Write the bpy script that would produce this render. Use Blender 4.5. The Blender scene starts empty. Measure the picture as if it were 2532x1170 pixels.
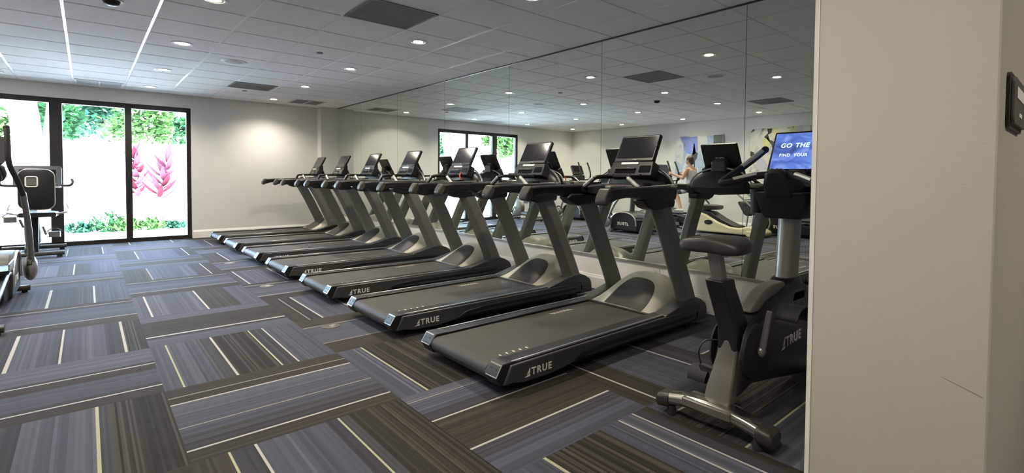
import bpy, bmesh, math, random
from mathutils import Vector, Matrix, noise
S = bpy.context.scene; COL = S.collection
PI = math.pi; R = math.radians
random.seed(7)

# ------------------------------------------------------------------ materials
MATS = {}
def mat(name, col, rough=.5, metal=0., spec=.5, var=.06, scale=40., bump=0., bscale=None, emit=None, es=0., coat=0.):
    if name in MATS: return MATS[name]
    m = bpy.data.materials.new(name); m.use_nodes = True
    nt = m.node_tree; b = nt.nodes['Principled BSDF']
    b.inputs['Roughness'].default_value = rough; b.inputs['Metallic'].default_value = metal
    b.inputs['Specular IOR Level'].default_value = spec
    if coat: b.inputs['Coat Weight'].default_value = coat
    tc = nt.nodes.new('ShaderNodeTexCoord'); n = nt.nodes.new('ShaderNodeTexNoise')
    n.inputs['Scale'].default_value = scale; n.inputs['Detail'].default_value = 4
    nt.links.new(tc.outputs['Object'], n.inputs['Vector'])
    mx = nt.nodes.new('ShaderNodeMix'); mx.data_type = 'RGBA'
    mx.inputs[6].default_value = (*[max(0, c*(1-var)) for c in col], 1)
    mx.inputs[7].default_value = (*[min(1, c*(1+var)) for c in col], 1)
    nt.links.new(n.outputs['Fac'], mx.inputs[0]); nt.links.new(mx.outputs[2], b.inputs['Base Color'])
    if bump:
        n2 = nt.nodes.new('ShaderNodeTexNoise'); n2.inputs['Scale'].default_value = bscale or scale*4
        nt.links.new(tc.outputs['Object'], n2.inputs['Vector'])
        bp = nt.nodes.new('ShaderNodeBump'); bp.inputs['Strength'].default_value = bump; bp.inputs['Distance'].default_value = .002
        nt.links.new(n2.outputs['Fac'], bp.inputs['Height']); nt.links.new(bp.outputs['Normal'], b.inputs['Normal'])
    if emit:
        b.inputs['Emission Color'].default_value = (*emit, 1); b.inputs['Emission Strength'].default_value = es
    MATS[name] = m; return m

wall_m   = mat('painted_drywall', (.72, .712, .68), .75, var=.015, scale=6, bump=.25, bscale=260)
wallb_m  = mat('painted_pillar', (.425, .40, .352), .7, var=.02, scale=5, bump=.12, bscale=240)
pale_m   = mat('lit_corner_and_socket', (.66, .635, .57), .6, var=.015, scale=6)  # divider corner with window light in its colour; also plain outlet sockets
low_m    = mat('white_lower_wall', (.88, .865, .82), .6, var=.015, scale=6)
trim_m   = mat('white_trim', (.84, .825, .785), .5, var=.02, scale=8)
tile_m   = mat('ceiling_tile', (.87, .86, .84), .9, var=.05, scale=90, bump=.6, bscale=300)
tbar_m   = mat('tbar_white', (.80, .80, .79), .30, var=.01)
blk      = mat('black_plastic', (.0105, .0102, .0095), .42, var=.15, bump=.15, bscale=500)
blkm     = mat('black_matte', (.010, .010, .0095), .65, var=.15)
gloss    = mat('black_gloss', (.008, .008, .009), .12, var=.1)
dgrey    = mat('charcoal_paint', (.046, .047, .042), .40, var=.08, scale=20)
upr_m    = mat('upright_grey_paint', (.16, .163, .146), .42, var=.07, scale=18)
mgrey    = mat('mid_grey_plastic', (.24, .23, .195), .36, metal=.2, var=.06, scale=15)
lgrey    = mat('light_grey_metal', (.30, .30, .28), .35, metal=.7, var=.05)
silver   = mat('silver_metal', (.62, .61, .57), .28, metal=.9, var=.04)
chrome   = mat('brushed_chrome', (.55, .53, .47), .22, metal=1., var=.04)
capm     = mat('end_cap_metal', (.42, .40, .36), .33, metal=.85, var=.05)
strip_m  = mat('anodised_strip', (.62, .64, .66), .32, metal=.95, var=.03)
hood_m   = mat('hood_grey', (.46, .44, .365), .38, metal=.1, var=.05, scale=12)
tip_m    = mat('rail_tip_grey', (.06, .054, .047), .5)
warmg    = mat('warm_grey_paint', (.13, .122, .105), .4, metal=.2, var=.06)
sens_m   = mat('sensor_plate', (.62, .61, .58), .42, metal=.35)
belt_m   = mat('belt_rubber', (.0395, .0365, .029), .55, var=.22, scale=5, bump=.3, bscale=900)
white_p  = mat('white_print', (.80, .80, .77), .5, var=.02)
cream_p  = mat('cream_print', (.75, .70, .55), .55, var=.02)
screen_m = mat('dark_screen', (.016, .016, .020), .13, spec=.3, var=.05, scale=3)
seat_m   = mat('seat_vinyl', (.030, .025, .022), .42, var=.12, bump=.2, bscale=300)
rubber   = mat('rubber', (.018, .017, .016), .7, var=.1)
bronze   = mat('dark_bronze_frame', (.022, .019, .017), .45, metal=.3, var=.1)
beige_p  = mat('beige_shell', (.60, .54, .36), .45, var=.04, scale=10)
purplish = mat('dark_pad', (.022, .017, .020), .6, var=.1)
vent_m   = mat('grey_grille', (.20, .20, .20), .6, var=.08)
red_p    = mat('red_plastic', (.5, .06, .03), .45); yel_p = mat('yellow_plastic', (.55, .5, .1), .45)

def glass_mat():
    m = bpy.data.materials.new('window_glass'); m.use_nodes = True; nt = m.node_tree
    nt.nodes.clear(); o = nt.nodes.new('ShaderNodeOutputMaterial'); mx = nt.nodes.new('ShaderNodeMixShader')
    t = nt.nodes.new('ShaderNodeBsdfTransparent'); g = nt.nodes.new('ShaderNodeBsdfGlossy'); f = nt.nodes.new('ShaderNodeFresnel')
    t.inputs[0].default_value = (.93, .96, .95, 1); g.inputs['Roughness'].default_value = .02; f.inputs[0].default_value = 1.45
    nt.links.new(f.outputs[0], mx.inputs[0]); nt.links.new(t.outputs[0], mx.inputs[1]); nt.links.new(g.outputs[0], mx.inputs[2])
    nt.links.new(mx.outputs[0], o.inputs[0]); return m
glass_m = glass_mat()
def mirror_mat():
    m = bpy.data.materials.new('mirror_silvering'); m.use_nodes = True; b = m.node_tree.nodes['Principled BSDF']
    b.inputs['Base Color'].default_value = (.87, .915, .86, 1); b.inputs['Metallic'].default_value = 1; b.inputs['Roughness'].default_value = .0
    return m
mirror_m = mirror_mat()

# ------------------------------------------------------------------ mesh helpers
def new(): return bmesh.new()
def box(bm, x0, x1, y0, y1, z0, z1, mi=0):
    v = [bm.verts.new(p) for p in ((x0,y0,z0),(x1,y0,z0),(x1,y1,z0),(x0,y1,z0),(x0,y0,z1),(x1,y0,z1),(x1,y1,z1),(x0,y1,z1))]
    for f in ((3,2,1,0),(4,5,6,7),(0,1,5,4),(1,2,6,5),(2,3,7,6),(3,0,4,7)):
        bm.faces.new([v[i] for i in f]).material_index = mi
    return v
def loft(bm, rings, caps=True, closed=False, mi=0):
    vs = [[bm.verts.new(p) for p in r] for r in rings]; n = len(vs[0])
    m = len(vs)
    for a in range(m if closed else m-1):
        A, B = vs[a], vs[(a+1) % m]
        for i in range(n):
            bm.faces.new((A[i], A[(i+1)%n], B[(i+1)%n], B[i])).material_index = mi
    if caps and not closed:
        bm.faces.new(vs[0][::-1]).material_index = mi; bm.faces.new(vs[-1]).material_index = mi
    return vs
def prism(bm, prof, a0, a1, axis='y', mi=0):
    # profile points (u,w): axis y -> (x,z); x -> (y,z); z -> (x,y)
    def P(u, w, a): return {'y':(u,a,w),'x':(a,u,w),'z':(u,w,a)}[axis]
    return loft(bm, [[P(u,w,a0) for u,w in prof], [P(u,w,a1) for u,w in prof]], mi=mi)
def smooth_path(pts, sub=6):
    pts = [Vector(p) for p in pts]; out = []
    for i in range(len(pts)-1):
        p0 = pts[max(i-1,0)]; p1 = pts[i]; p2 = pts[i+1]; p3 = pts[min(i+2,len(pts)-1)]
        for k in range(sub):
            t = k/sub
            out.append(.5*((2*p1)+(-p0+p2)*t+(2*p0-5*p1+4*p2-p3)*t*t+(-p0+3*p1-3*p2+p3)*t**3))
    out.append(pts[-1]); return out
def tube(bm, pts, r, seg=10, mi=0, caps=True, squash=1., up=None):
    pts = [Vector(p) for p in pts]; n = len(pts)
    rr = r if isinstance(r, (list,tuple)) else [r]*n
    if len(rr) != n: rr = [rr[0] + (rr[-1]-rr[0])*i/(n-1) for i in range(n)]
    d = (pts[1]-pts[0]).normalized()
    u = Vector(up) if up else (Vector((0,0,1)) if abs(d.z) < .9 else Vector((1,0,0)))
    rings = []
    for i, p in enumerate(pts):
        d = ((pts[min(i+1,n-1)]-pts[max(i-1,0)])).normalized()
        s = d.cross(u).normalized(); w = s.cross(d).normalized(); u = w
        rings.append([p + (s*math.cos(2*PI*k/seg)*squash + w*math.sin(2*PI*k/seg))*rr[i] for k in range(seg)])
    loft(bm, rings, caps, mi=mi)
def ell(bm, c, rx, ry, rz, seg=16, rings=10, mi=0, rot=None):
    M = Matrix.Translation(c) @ (rot.to_4x4() if rot else Matrix()) @ Matrix.Diagonal((rx, ry, rz, 1))
    g = bmesh.ops.create_uvsphere(bm, u_segments=seg, v_segments=rings, radius=1, matrix=M)
    for v in g['verts']:
        for f in v.link_faces: f.material_index = mi
def lathe(bm, prof, c=(0,0,0), seg=24, axis='z', mi=0):
    rings = []
    for r, h in prof:
        ring = []
        for k in range(seg):
            a = 2*PI*k/seg; q = (r*math.cos(a), r*math.sin(a), h)
            if axis == 'y': q = (q[0], q[2], -q[1])
            if axis == 'x': q = (q[2], q[0], q[1])
            ring.append((q[0]+c[0], q[1]+c[1], q[2]+c[2]))
        rings.append(ring)
    loft(bm, rings, mi=mi)
def rrect(w, h, r, n=4, cx=0, cy=0):
    out = []
    for sx, sy, a0 in ((1,1,0),(-1,1,90),(-1,-1,180),(1,-1,270)):
        for k in range(n+1):
            a = R(a0 + 90*k/n); out.append((cx+sx*(w/2-r)+r*math.cos(a), cy+sy*(h/2-r)+r*math.sin(a)))
    return out
def link(name, bm, m, parent=None, bev=0., seg=2, smooth=True, sub=0, M=None):
    if M: bm.transform(M)
    bmesh.ops.recalc_face_normals(bm, faces=bm.faces)
    me = bpy.data.meshes.new(name); bm.to_mesh(me); bm.free()
    for x in (m if isinstance(m, (list,tuple)) else [m]): me.materials.append(x)
    o = bpy.data.objects.new(name, me); COL.objects.link(o)
    if parent: o.parent = parent
    if bev:
        b = o.modifiers.new('bevel','BEVEL'); b.width = bev; b.segments = seg; b.limit_method = 'ANGLE'; b.angle_limit = R(35)
    if sub:
        s = o.modifiers.new('subd','SUBSURF'); s.levels = sub; s.render_levels = sub
    if smooth:
        for p in me.polygons: p.use_smooth = True
        if not sub: me.set_sharp_from_angle(angle=R(38))
    return o
def thing(name, label, cat, loc=(0,0,0), rz=0, group=None):
    o = bpy.data.objects.new(name, None); COL.objects.link(o); o.empty_display_size = .1
    o.location = loc; o.rotation_euler = (0,0,rz); return tag(o, label, cat, group)
def tag(o, label, cat, group=None):
    o['label'] = label; o['category'] = cat
    if group: o['group'] = group
    return o
def struct(name, bm, m, parent=None, **k):
    o = link(name, bm, m, parent, **k)
    if not parent: o['kind'] = 'structure'
    return o
def kids(o): return [c for c in o.children]
def dup(root, loc, label, rz=None, skip=()):
    r = root.copy(); COL.objects.link(r); r.location = loc; r['label'] = label
    if rz is not None: r.rotation_euler = (0,0,rz)
    def rec(a, b):
        for ch in list(a.children):
            if ch.name.split('.')[0] in skip: continue
            c = ch.copy(); COL.objects.link(c); c.parent = b; c.matrix_parent_inverse = ch.matrix_parent_inverse.copy()
            rec(ch, c)
    rec(root, r); return r
def text(name, s, size, m, parent, M, depth=.0012, bold=.0, spacing=1.12, shear=0.):
    cu = bpy.data.curves.new(name, 'FONT'); cu.body = s; cu.size = size; cu.extrude = depth; cu.space_character = spacing
    cu.offset = bold; cu.shear = shear; cu.align_x = 'LEFT'
    t = bpy.data.objects.new(name, cu); COL.objects.link(t)
    dg = bpy.context.evaluated_depsgraph_get(); dg.update()
    me = bpy.data.meshes.new_from_object(t.evaluated_get(dg)); bpy.data.objects.remove(t)
    me.name = name; me.transform(M); me.materials.clear(); me.materials.append(m)
    o = bpy.data.objects.new(name, me); COL.objects.link(o)
    if parent: o.parent = parent
    return o
def frame(o, ex, ey):
    ex = Vector(ex).normalized(); ey = Vector(ey).normalized(); ez = ex.cross(ey)
    return Matrix(((ex.x,ey.x,ez.x,o[0]),(ex.y,ey.y,ez.y,o[1]),(ex.z,ey.z,ez.z,o[2]),(0,0,0,1)))
def brand(parent, o, ex, ey, h, m=None):
    """sail mark followed by the four letters, cap height h, on the plane (o, ex, ey)"""
    M = frame(o, ex, ey); bm = new()
    def poly(p):
        loft(bm, [[M @ Vector((x*h, y*h, -.0004)) for x, y in p], [M @ Vector((x*h, y*h, .0012)) for x, y in p]])
    poly([(0,-.12),(.95,-.12),(.95,.25)]); poly([(.42,.22),(.95,.36),(.95,1.05)])
    link('sail_logo', bm, m or white_p, parent, smooth=False)
    text('logo_lettering', 'TRUE', h*1.38, m or white_p, parent, M @ Matrix.Translation((h*1.2, 0, 0)), bold=h*.035, spacing=1.24)
# ------------------------------------------------------------------ camera
CZ = 1.1619; XM = 3.944; YB = 10.969; HC = 2.572; XL = -3.36; Y0 = -2.6
yaw, pit, rol = .7355, -.0303, .0083
fw = Vector((math.sin(yaw)*math.cos(pit), math.cos(yaw)*math.cos(pit), math.sin(pit)))
r0 = Vector((math.cos(yaw), -math.sin(yaw), 0)); u0 = r0.cross(fw)
rt = math.cos(rol)*r0 + math.sin(rol)*u0; up = -math.sin(rol)*r0 + math.cos(rol)*u0
cam = bpy.data.cameras.new('camera'); co = bpy.data.objects.new('camera', cam); COL.objects.link(co)
co.matrix_world = Matrix(((rt.x,up.x,-fw.x,0),(rt.y,up.y,-fw.y,0),(rt.z,up.z,-fw.z,CZ),(0,0,0,1)))
cam.sensor_width = 36; cam.lens = 1241.357/2532*36; cam.clip_start = .05
cam.shift_x = (1266-1336.86)/2532; cam.shift_y = -(585-475.61)/2532
S.camera = co

# ------------------------------------------------------------------ carpet
def carpet_mat():
    m = bpy.data.materials.new('striped_carpet'); m.use_nodes = True; nt = m.node_tree; b = nt.nodes['Principled BSDF']
    b.inputs['Roughness'].default_value = .82; b.inputs['Specular IOR Level'].default_value = .12
    
    at = nt.nodes.new('ShaderNodeAttribute'); at.attribute_name = 'yarn'
    tc = nt.nodes.new('ShaderNodeTexCoord'); n = nt.nodes.new('ShaderNodeTexNoise'); n.inputs['Scale'].default_value = 260; n.inputs['Detail'].default_value = 3
    nt.links.new(tc.outputs['Object'], n.inputs['Vector'])
    rp = nt.nodes.new('ShaderNodeMapRange'); rp.inputs[3].default_value = .72; rp.inputs[4].default_value = 1.28
    nt.links.new(n.outputs['Fac'], rp.inputs[0])
    mx = nt.nodes.new('ShaderNodeVectorMath'); mx.operation = 'SCALE'
    nt.links.new(at.outputs['Color'], mx.inputs[0]); nt.links.new(rp.outputs[0], mx.inputs['Scale'])
    nt.links.new(mx.outputs[0], b.inputs['Base Color'])
    bp = nt.nodes.new('ShaderNodeBump'); bp.inputs['Strength'].default_value = .5; bp.inputs['Distance'].default_value = .003
    nt.links.new(n.outputs['Fac'], bp.inputs['Height']); nt.links.new(bp.outputs['Normal'], b.inputs['Normal'])
    return m
YARN = {'B':(.158,.165,.215), 'b':(.198,.207,.262), 'd':(.105,.102,.122), 'g':(.085,.080,.076), 'k':(.096,.086,.071), 'K':(.094,.084,.070),
        'w':(.62,.60,.55), 'y':(.55,.55,.36), 'c':(.36,.34,.29), 'G':(.13,.13,.145)}
PAT = {  # carpet tiles read off the floor: (column, row) -> bands across the tile
 (0,0): 'B.02 B.09 y.10 b.21 B.28 G.372 w.386 K.637 y.648 d.741 w.752 B.80 b.85 B1',
 (0,1): 'k.14 c.152 k.247 w.262 b.43 B.59 c.602 B.70 G.78 d.865 w.88 k1',
 (-1,0): 'b.33 d.38 w.395 k.523 B.80 d.85 w.866 k1',
 (-1,1): 'd.20 B.29 b.33 d.41 b.48 B.60 b.69 y.704 G.75 K1',
 (-1,-1): 'K.09 d.25 w.271 b.40 B.50 d.512 w.525 B.62 b.72 B.765 d.862 w.879 K1',
 (0,-1): 'b.20 k.70 w.73 d.79 b1',
 (0,2): 'k.14 y.15 d.248 w.26 B.33 b.40 B.58 d.64 y.65 G.70 K.85 K1',
 (1,2): 'b.085 c.095 B.26 d.355 w.368 k.61 k.712 w.726 d.82 B1',
 (1,1): 'B.10 b.13 B.175 y.188 K.60 d.72 w.735 B.9 b1',
 (1,0): 'k.04 k.235 c.25 B.725 c.737 k1',
 (1,-1): 'k.13 c.14 g.238 w.252 B.57 w.585 d.8 k1',
 (1,3): 'B.205 y.222 K.40 K.60 B.745 w.757 b.86 w.872 d.94 k1',
 (0,-2): 'B.09 w.105 b.25 B.52 w.535 k.8 B1',
 (-1,-3): 'B.36 w.382 G.71 w.725 B1', (2,1): 'k.3 w.315 B.6 d.7 w.71 k1', (2,2): 'k.12 w.135 k.3 B.75 w.765 d1'}
GEN = ['k.12 w.135 d.25 B.45 b.55 B.75 w.765 k1', 'B.2 d.35 w.362 k.6 k.75 c.76 B1', 'b.3 B.42 y.432 d.55 K.85 w.865 B1', 'k.25 c.265 B.6 b.72 d.86 w.872 k1',
       'd.08 w.095 B.4 d.5 w.512 K.8 B1', 'B.3 k.46 w.474 G.62 b.9 d1']
def bands(s):
    import re
    return [(t[0], float(t[1:])) for t in s.split()]
bm = new(); cl = bm.loops.layers.float_color.new('yarn')
TS = .9011; FX = .2952; FY = 4.2036
rng = random.Random(11)
def strip(q, c):
    f = bm.faces.new([bm.verts.new(p) for p in q])
    for l in f.loops: l[cl] = (*c, 1)
for i in range(-5, 5):
    for r in range(-8, 8):
        xa, xb = FX+i*TS, FX+(i+1)*TS; yb, ya = FY-r*TS, FY-(r+1)*TS
        if xb < XL or xa > XM or yb < Y0 or ya > YB: continue
        V = (i - r) % 2 == 0
        pt = bands(PAT.get((i,r)) or rng.choice(GEN)); p = 0
        rev = (i,r) not in PAT and rng.random() < .5
        tint = 1 + rng.uniform(-.06,.06)
        for code, e in pt:
            L = e - p
            n = 1 if code in 'wyc' else max(1, round(L/(.0095 if code in 'K' else .013)))
            for k in range(n):
                a, b_ = p + L*k/n, p + L*(k+1)/n
                j = {'K': rng.choice((.62,.75,.8,1.25,1.6))*rng.uniform(.85,1.15), 'w':1, 'y':1, 'c':1}.get(code, rng.uniform(.80,1.17))
                if code in 'BbGdk' and rng.random() < .10: j *= 1.25
                c = [v*j*tint*(.385 if code not in 'wyc' else .62) for v in YARN[code]]
                if rev: a, b_ = 1-b_, 1-a
                if V:
                    u0_, u1_ = max(XL-.1, xa+a*TS), min(XM+.1, xa+b_*TS); v0, v1 = max(Y0-.1, ya), min(YB+.05, yb)
                else:
                    u0_, u1_ = max(XL-.1, xa), min(XM+.1, xb); v0, v1 = max(Y0-.1, yb-b_*TS), min(YB+.05, yb-a*TS)
                if u1_ - u0_ < 1e-5 or v1 - v0 < 1e-5: continue
                strip(((u0_,v0,0),(u1_,v0,0),(u1_,v1,0),(u0_,v1,0)), c)
            p = e
fl = struct('floor', bm, carpet_mat(), smooth=False)
bm = new(); box(bm, XL-.3, XM+.3, Y0-.3, YB+.2, -.25, -.004); struct('floor_slab', bm, mat('concrete_slab', (.3,.3,.29), .9), smooth=False)

# ------------------------------------------------------------------ ceiling
T = .6096; CX0 = -.1318; CY0 = 6.3327
bm = new()
for i in range(-6, 8):
    for j in range(-16, 9):
        xa, xb = max(XL, CX0+i*T+.011), min(XM, CX0+(i+1)*T-.011); ya, yb = max(Y0, CY0+j*T+.011), min(YB, CY0+(j+1)*T-.011)
        if xb-xa < .02 or yb-ya < .02: continue
        box(bm, xa, xb, ya, yb, HC, HC+.012)
struct('ceiling', bm, tile_m, bev=.003, seg=1, smooth=False)
bm = new(); box(bm, XL-.3, XM+.3, Y0-.3, YB+.2, HC+.005, HC+.2); struct('ceiling_grid', bm, tbar_m, smooth=False)

# ------------------------------------------------------------------ walls
WX0, WX1, WZ = -1.16, 1.41, 2.345
bm = new(); box(bm, XL-.2, WX0, YB, YB+.2, -.1, 2.7); box(bm, WX1, XM+.2, YB, YB+.2, -.1, 2.7); box(bm, WX0, WX1, YB, YB+.2, WZ, 2.7)
struct('wall_back', bm, wall_m, smooth=False)
bm = new(); box(bm, XL-.2, XL, Y0-.2, YB+.2, -.1, 2.7); struct('wall_left', bm, wall_m, smooth=False)
bm = new(); box(bm, XM+.008, XM+.2, Y0-.2, YB+.2, -.1, 2.7); struct('wall_right', bm, low_m, smooth=False)
bm = new(); box(bm, XL-.2, XM+.2, Y0-.2, Y0, -.1, 2.7); struct('wall_front', bm, wall_m, smooth=False)
PY = 10.75
bm = new(); box(bm, 3.60, XM+.01, PY, YB+.01, 0, HC+.01); struct('wall_pilaster', bm, wall_m, bev=.008, smooth=False)
# end of the dividing wall beside the camera
bm = new(); x = 1.30; y0, y1 = .128, .452
prism(bm, [(x,y0),(x,y1),(x+.028,y1+.018),(XM+.01,y1+.018),(XM+.01,y0)], 0, HC+.01, 'z')
struct('wall_divider', bm, wallb_m, bev=.004, smooth=False)
bm = new(); prism(bm, [(x-.0012,y1-.001),(x-.0012,y1+.0012),(x+.027,y1+.0195),(x+.03,y1+.0195),(x+.03,y1+.017)], 0, HC, 'z')
struct('trim_1', bm, pale_m, smooth=False)  # corner chamfer, window light put into its paler colour
bm = new()   # hairline scuffs on the divider face
prism(bm, [(.137,.735),(.20,.757),(.201,.7585),(.137,.7375)], x-.0006, x+.001, 'x'); struct('trim_2', bm, mat('scuff_mark', (.33,.30,.26), .8), smooth=False)

def baseboard(name, a, b, nx, ny):
    bm = new(); a = Vector(a); b = Vector(b); n = Vector((nx,ny,0))
    prof = [(0,0),(.016,0),(.016,.115),(.010,.128),(.007,.142),(0,.145)]
    loft(bm, [[a+n*u+Vector((0,0,w)) for u,w in prof], [b+n*u+Vector((0,0,w)) for u,w in prof]])
    struct(name, bm, trim_m, smooth=False)
baseboard('baseboard_back', (WX1+.02,YB,0), (3.60,YB,0), 0, -1); baseboard('baseboard_back_left', (XL,YB,0), (WX0-.02,YB,0), 0, -1)
baseboard('baseboard_pilaster', (3.59,PY,0), (XM,PY,0), 0, -1); baseboard('baseboard_right', (XM+.008,.47,0), (XM+.008,PY,0), -1, 0)
baseboard('baseboard_left', (XL,Y0,0), (XL,YB,0), 1, 0); baseboard('baseboard_pilaster_side', (3.60,PY,0), (3.60,YB,0), -1, 0)

# ------------------------------------------------------------------ mirror panels
edges = [.47, 1.912, 3.4375, 4.963, 6.4885, 8.014, 9.5395, PY]
mlab = ['frameless wall mirror panel nearest the corner behind the exercise bike', 'wall mirror panel behind the first treadmill from the bike', 'wall mirror panel behind the second treadmill from the bike',
        'wall mirror panel behind the third and fourth treadmills from the bike', 'wall mirror panel behind the fifth treadmill from the bike', 'wall mirror panel behind the sixth treadmill from the bike', 'narrower last wall mirror panel beside the pilaster']
for k in range(7):
    bm = new(); box(bm, XM, XM+.006, edges[k]+.0018, edges[k+1]-.0018, .357, HC-.012)
    tag(link('mirror_panel', bm, mirror_m, smooth=False), mlab[k], 'mirror', 'mirror panels along the treadmill wall')
bm = new(); box(bm, XM+.0065, XM+.0085, .47, PY, .34, HC); struct('trim_3', bm, mat('mirror_backing', (.03,.035,.03), .6), smooth=False)
bm = new(); prism(bm, [(XM-.008,.340),(XM+.009,.340),(XM+.009,.362),(XM-.004,.3625),(XM-.008,.358)], .47, PY, 'y'); 
struct('trim_4', bm, silver, smooth=False)
bm = new(); box(bm, XM-.006, XM+.008, .47, PY, HC-.014, HC); struct('trim_5', bm, dgrey, smooth=False)

# ------------------------------------------------------------------ window wall
w = bpy.data.objects.new('window_1', None); COL.objects.link(w); w['kind'] = 'structure'; w.location = (0, YB, 0)
def bar(name, x0, x1, z0, z1, y0=.02, y1=.12, m=bronze):
    bm = new(); box(bm, x0, x1, y0, y1, z0, z1); return link(name, bm, m, w, bev=.004, smooth=False)
bar('head_frame', WX0, WX1, 2.265, WZ); bar('sill_frame', WX0, WX1, 0, .065)
bar('jamb_frame', 1.345, WX1, .065, 2.265); bar('jamb_frame', WX0, WX0+.065, .065, 2.265)
bar('mullion', .492, .582, .065, 2.265); bar('mullion', -.42, -.272, .065, 2.265, .0, .15)
for a, b in ((-1.095,-.42),(-.272,.492),(.582,1.345)):
    bar('glass_pane', a, b, .065, 2.265, .066, .072, glass_m)
bm = new(); tube(bm, [(-.33,-.005,.95),(-.33,-.05,.95),(-.33,-.05,1.25),(-.33,-.005,1.25)], .011, 8); link('pull_handle', bm, lgrey, w)
bm = new(); box(bm, WX0-.001, WX1+.001, YB-.012, YB+.02, .0, .018); struct('trim_6', bm, bronze, smooth=False)

# ------------------------------------------------------------------ ceiling fixtures
lamp_m = mat('lamp_lens', (1,1,1), .5, emit=(1.,.93,.80), es=26.)
cone_m = mat('can_reflector', (.75,.74,.70), .35)
def downlight():
    t = thing('recessed_downlight', '', 'ceiling light')
    bm = new(); lathe(bm, [(.070,0),(.098,0),(.100,-.004),(.096,-.0075),(.074,-.0065),(.070,-.003)], seg=28); link('trim_ring', bm, trim_m, t)
    bm = new(); lathe(bm, [(.071,-.003),(.0705,-.004),(.056,.0025),(.055,.0035)], seg=28); link('reflector', bm, cone_m, t)
    bm = new(); lathe(bm, [(.001,.002),(.060,.002),(.060,-.0015),(.03,-.006),(.001,-.0075)], seg=24); link('lens', bm, lamp_m, t)
    l = bpy.data.lights.new('downlight_beam', 'SPOT'); l.energy = LAMP; l.spot_size = R(BEAM); l.spot_blend = .9; l.shadow_soft_size = .05; l.color = (1., .90, .76)
    lo = bpy.data.objects.new('downlight_beam', l); COL.objects.link(lo); lo.parent = t; lo.location = (0,0,-.03)
    return t
LAMP = 41; BEAM = 140
d0 = downlight()
XS = (2.605, .785, -.93, -2.68); YS = (3.0, 4.815, 6.65, 8.49, 10.31)
row = ['in the row nearest the mirror', 'in the second row from the mirror', 'in the third row from the mirror', 'in the row along the picture wall']
col_ = ['nearest the camera', 'second from the camera', 'third from the camera', 'fourth from the camera', 'closest to the window wall']
first = True
for a, xx in enumerate(XS):
    for b, yy in enumerate(YS):
        if b == 0 and a > 1: continue
        lab = 'recessed ceiling light ' + row[a] + ', ' + (col_[b] if a < 2 else col_[b-1] if b < 4 else col_[4])
        if first: d0.location = (xx,yy,HC); d0['label'] = lab; d0['group'] = 'recessed ceiling lights'; first = False
        else: dup(d0, (xx,yy,HC), lab)
dup(d0, (1.75, -1.1, HC), 'added unseen recessed light brightening the wall with the sign')  # added lamp behind the camera, brightens the sign wall
dup(d0, (.15, .25, HC), 'added unseen recessed light brightening the end face of the dividing wall')  # added lamp above the camera, brightens the divider end face
dup(d0, (.35, 1.25, HC), 'lit round recessed ceiling light nearest the doorway, above the open carpet')
def vent(x0, x1, y0, y1, m, label, split, name='ceiling_vent'):
    t = thing(name, label, 'vent', ((x0+x1)/2,(y0+y1)/2,HC), 0, 'ceiling grilles')
    w_, h_ = (x1-x0)/2, (y1-y0)/2
    bm = new(); box(bm, -w_, w_, -h_, h_, -.004, -.001); link('grille_panel', bm, m, t, smooth=False)
    bm = new()
    for a,b,c,d in ((-w_,w_,-h_,-h_+.018),(-w_,w_,h_-.018,h_),(-w_,-w_+.018,-h_,h_),(w_-.018,w_,-h_,h_)): box(bm, a,b,c,d,-.008,-.003)
    if split: box(bm, -.012,.012,-h_,h_,-.008,-.003)
    link('border', bm, m if not split else trim_m, t, smooth=False)
    n = int(2*h_/.03); bm = new()
    for k in range(1, n): box(bm, -w_+.02, w_-.02, -h_+k*2*h_/n-.004, -h_+k*2*h_/n+.004, -.0065, -.0035)
    link('louvre', bm, m, t, smooth=False)
vent_d = mat('dark_grille', (.27,.265,.25), .55); vent_b = mat('bluish_grille', (.72,.74,.77), .45)
vent(1.70,2.295,3.88,4.475,vent_d,'square dark grey grille nearest the camera, over the treadmills',False)
vent(1.69,2.285,8.78,9.365,vent_d,'square dark grey grille far down the treadmill row, over the sixth treadmill',False)
vent(2.91,3.45,9.99,10.54,vent_d,'two-part dark ceiling grille in the far corner beside the pilaster',True)
vent(-.11,.455,10.24,10.76,vent_b,'two-part pale grille in the ceiling above the glass doors',True)
vent(-1.60,-1.02,3.69,4.28,vent_m,'square grey grille over the left half of the room, seen in the mirror',False)
def speaker(x, y, label):
    t = thing('ceiling_speaker', label, 'speaker', (x,y,HC), 0, 'round ceiling speakers')
    bm = new(); lathe(bm, [(.001,-.004),(.10,-.004),(.105,-.001),(.001,-.001)], seg=28); link('grille', bm, mat('speaker_cloth', (.42,.42,.41), .7), t)
    bm = new(); lathe(bm, [(.105,-.001),(.105,-.006),(.14,-.006),(.147,-.001)], seg=28); link('rim', bm, trim_m, t)
speaker(1.39, 7.26, 'round ceiling speaker between the third and fourth lights'); speaker(1.45, 3.55, 'round ceiling speaker nearest the camera, seen in the mirror')
for x, y, lab in ((2.01,6.03,'small sprinkler disc in the ceiling above the fourth treadmill'),(1.99,9.62,'small sprinkler disc in the ceiling near the far square grille')):
    t = thing('ceiling_sprinkler', lab, 'sprinkler', (x,y,HC), 0, 'ceiling sprinkler discs')
    bm = new(); lathe(bm, [(.001,-.012),(.032,-.012),(.036,.001),(.001,.001)], seg=18); link('cover_disc', bm, vent_d, t)
t = thing('smoke_detector', 'dark dome smoke detector on the ceiling at the top edge, left of the nearest lights', 'smoke detector', (.17,5.40,HC))
bm = new(); lathe(bm, [(.001,-.010),(.075,-.010),(.08,-.001),(.001,-.001)], seg=24); link('base', bm, trim_m, t)
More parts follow.
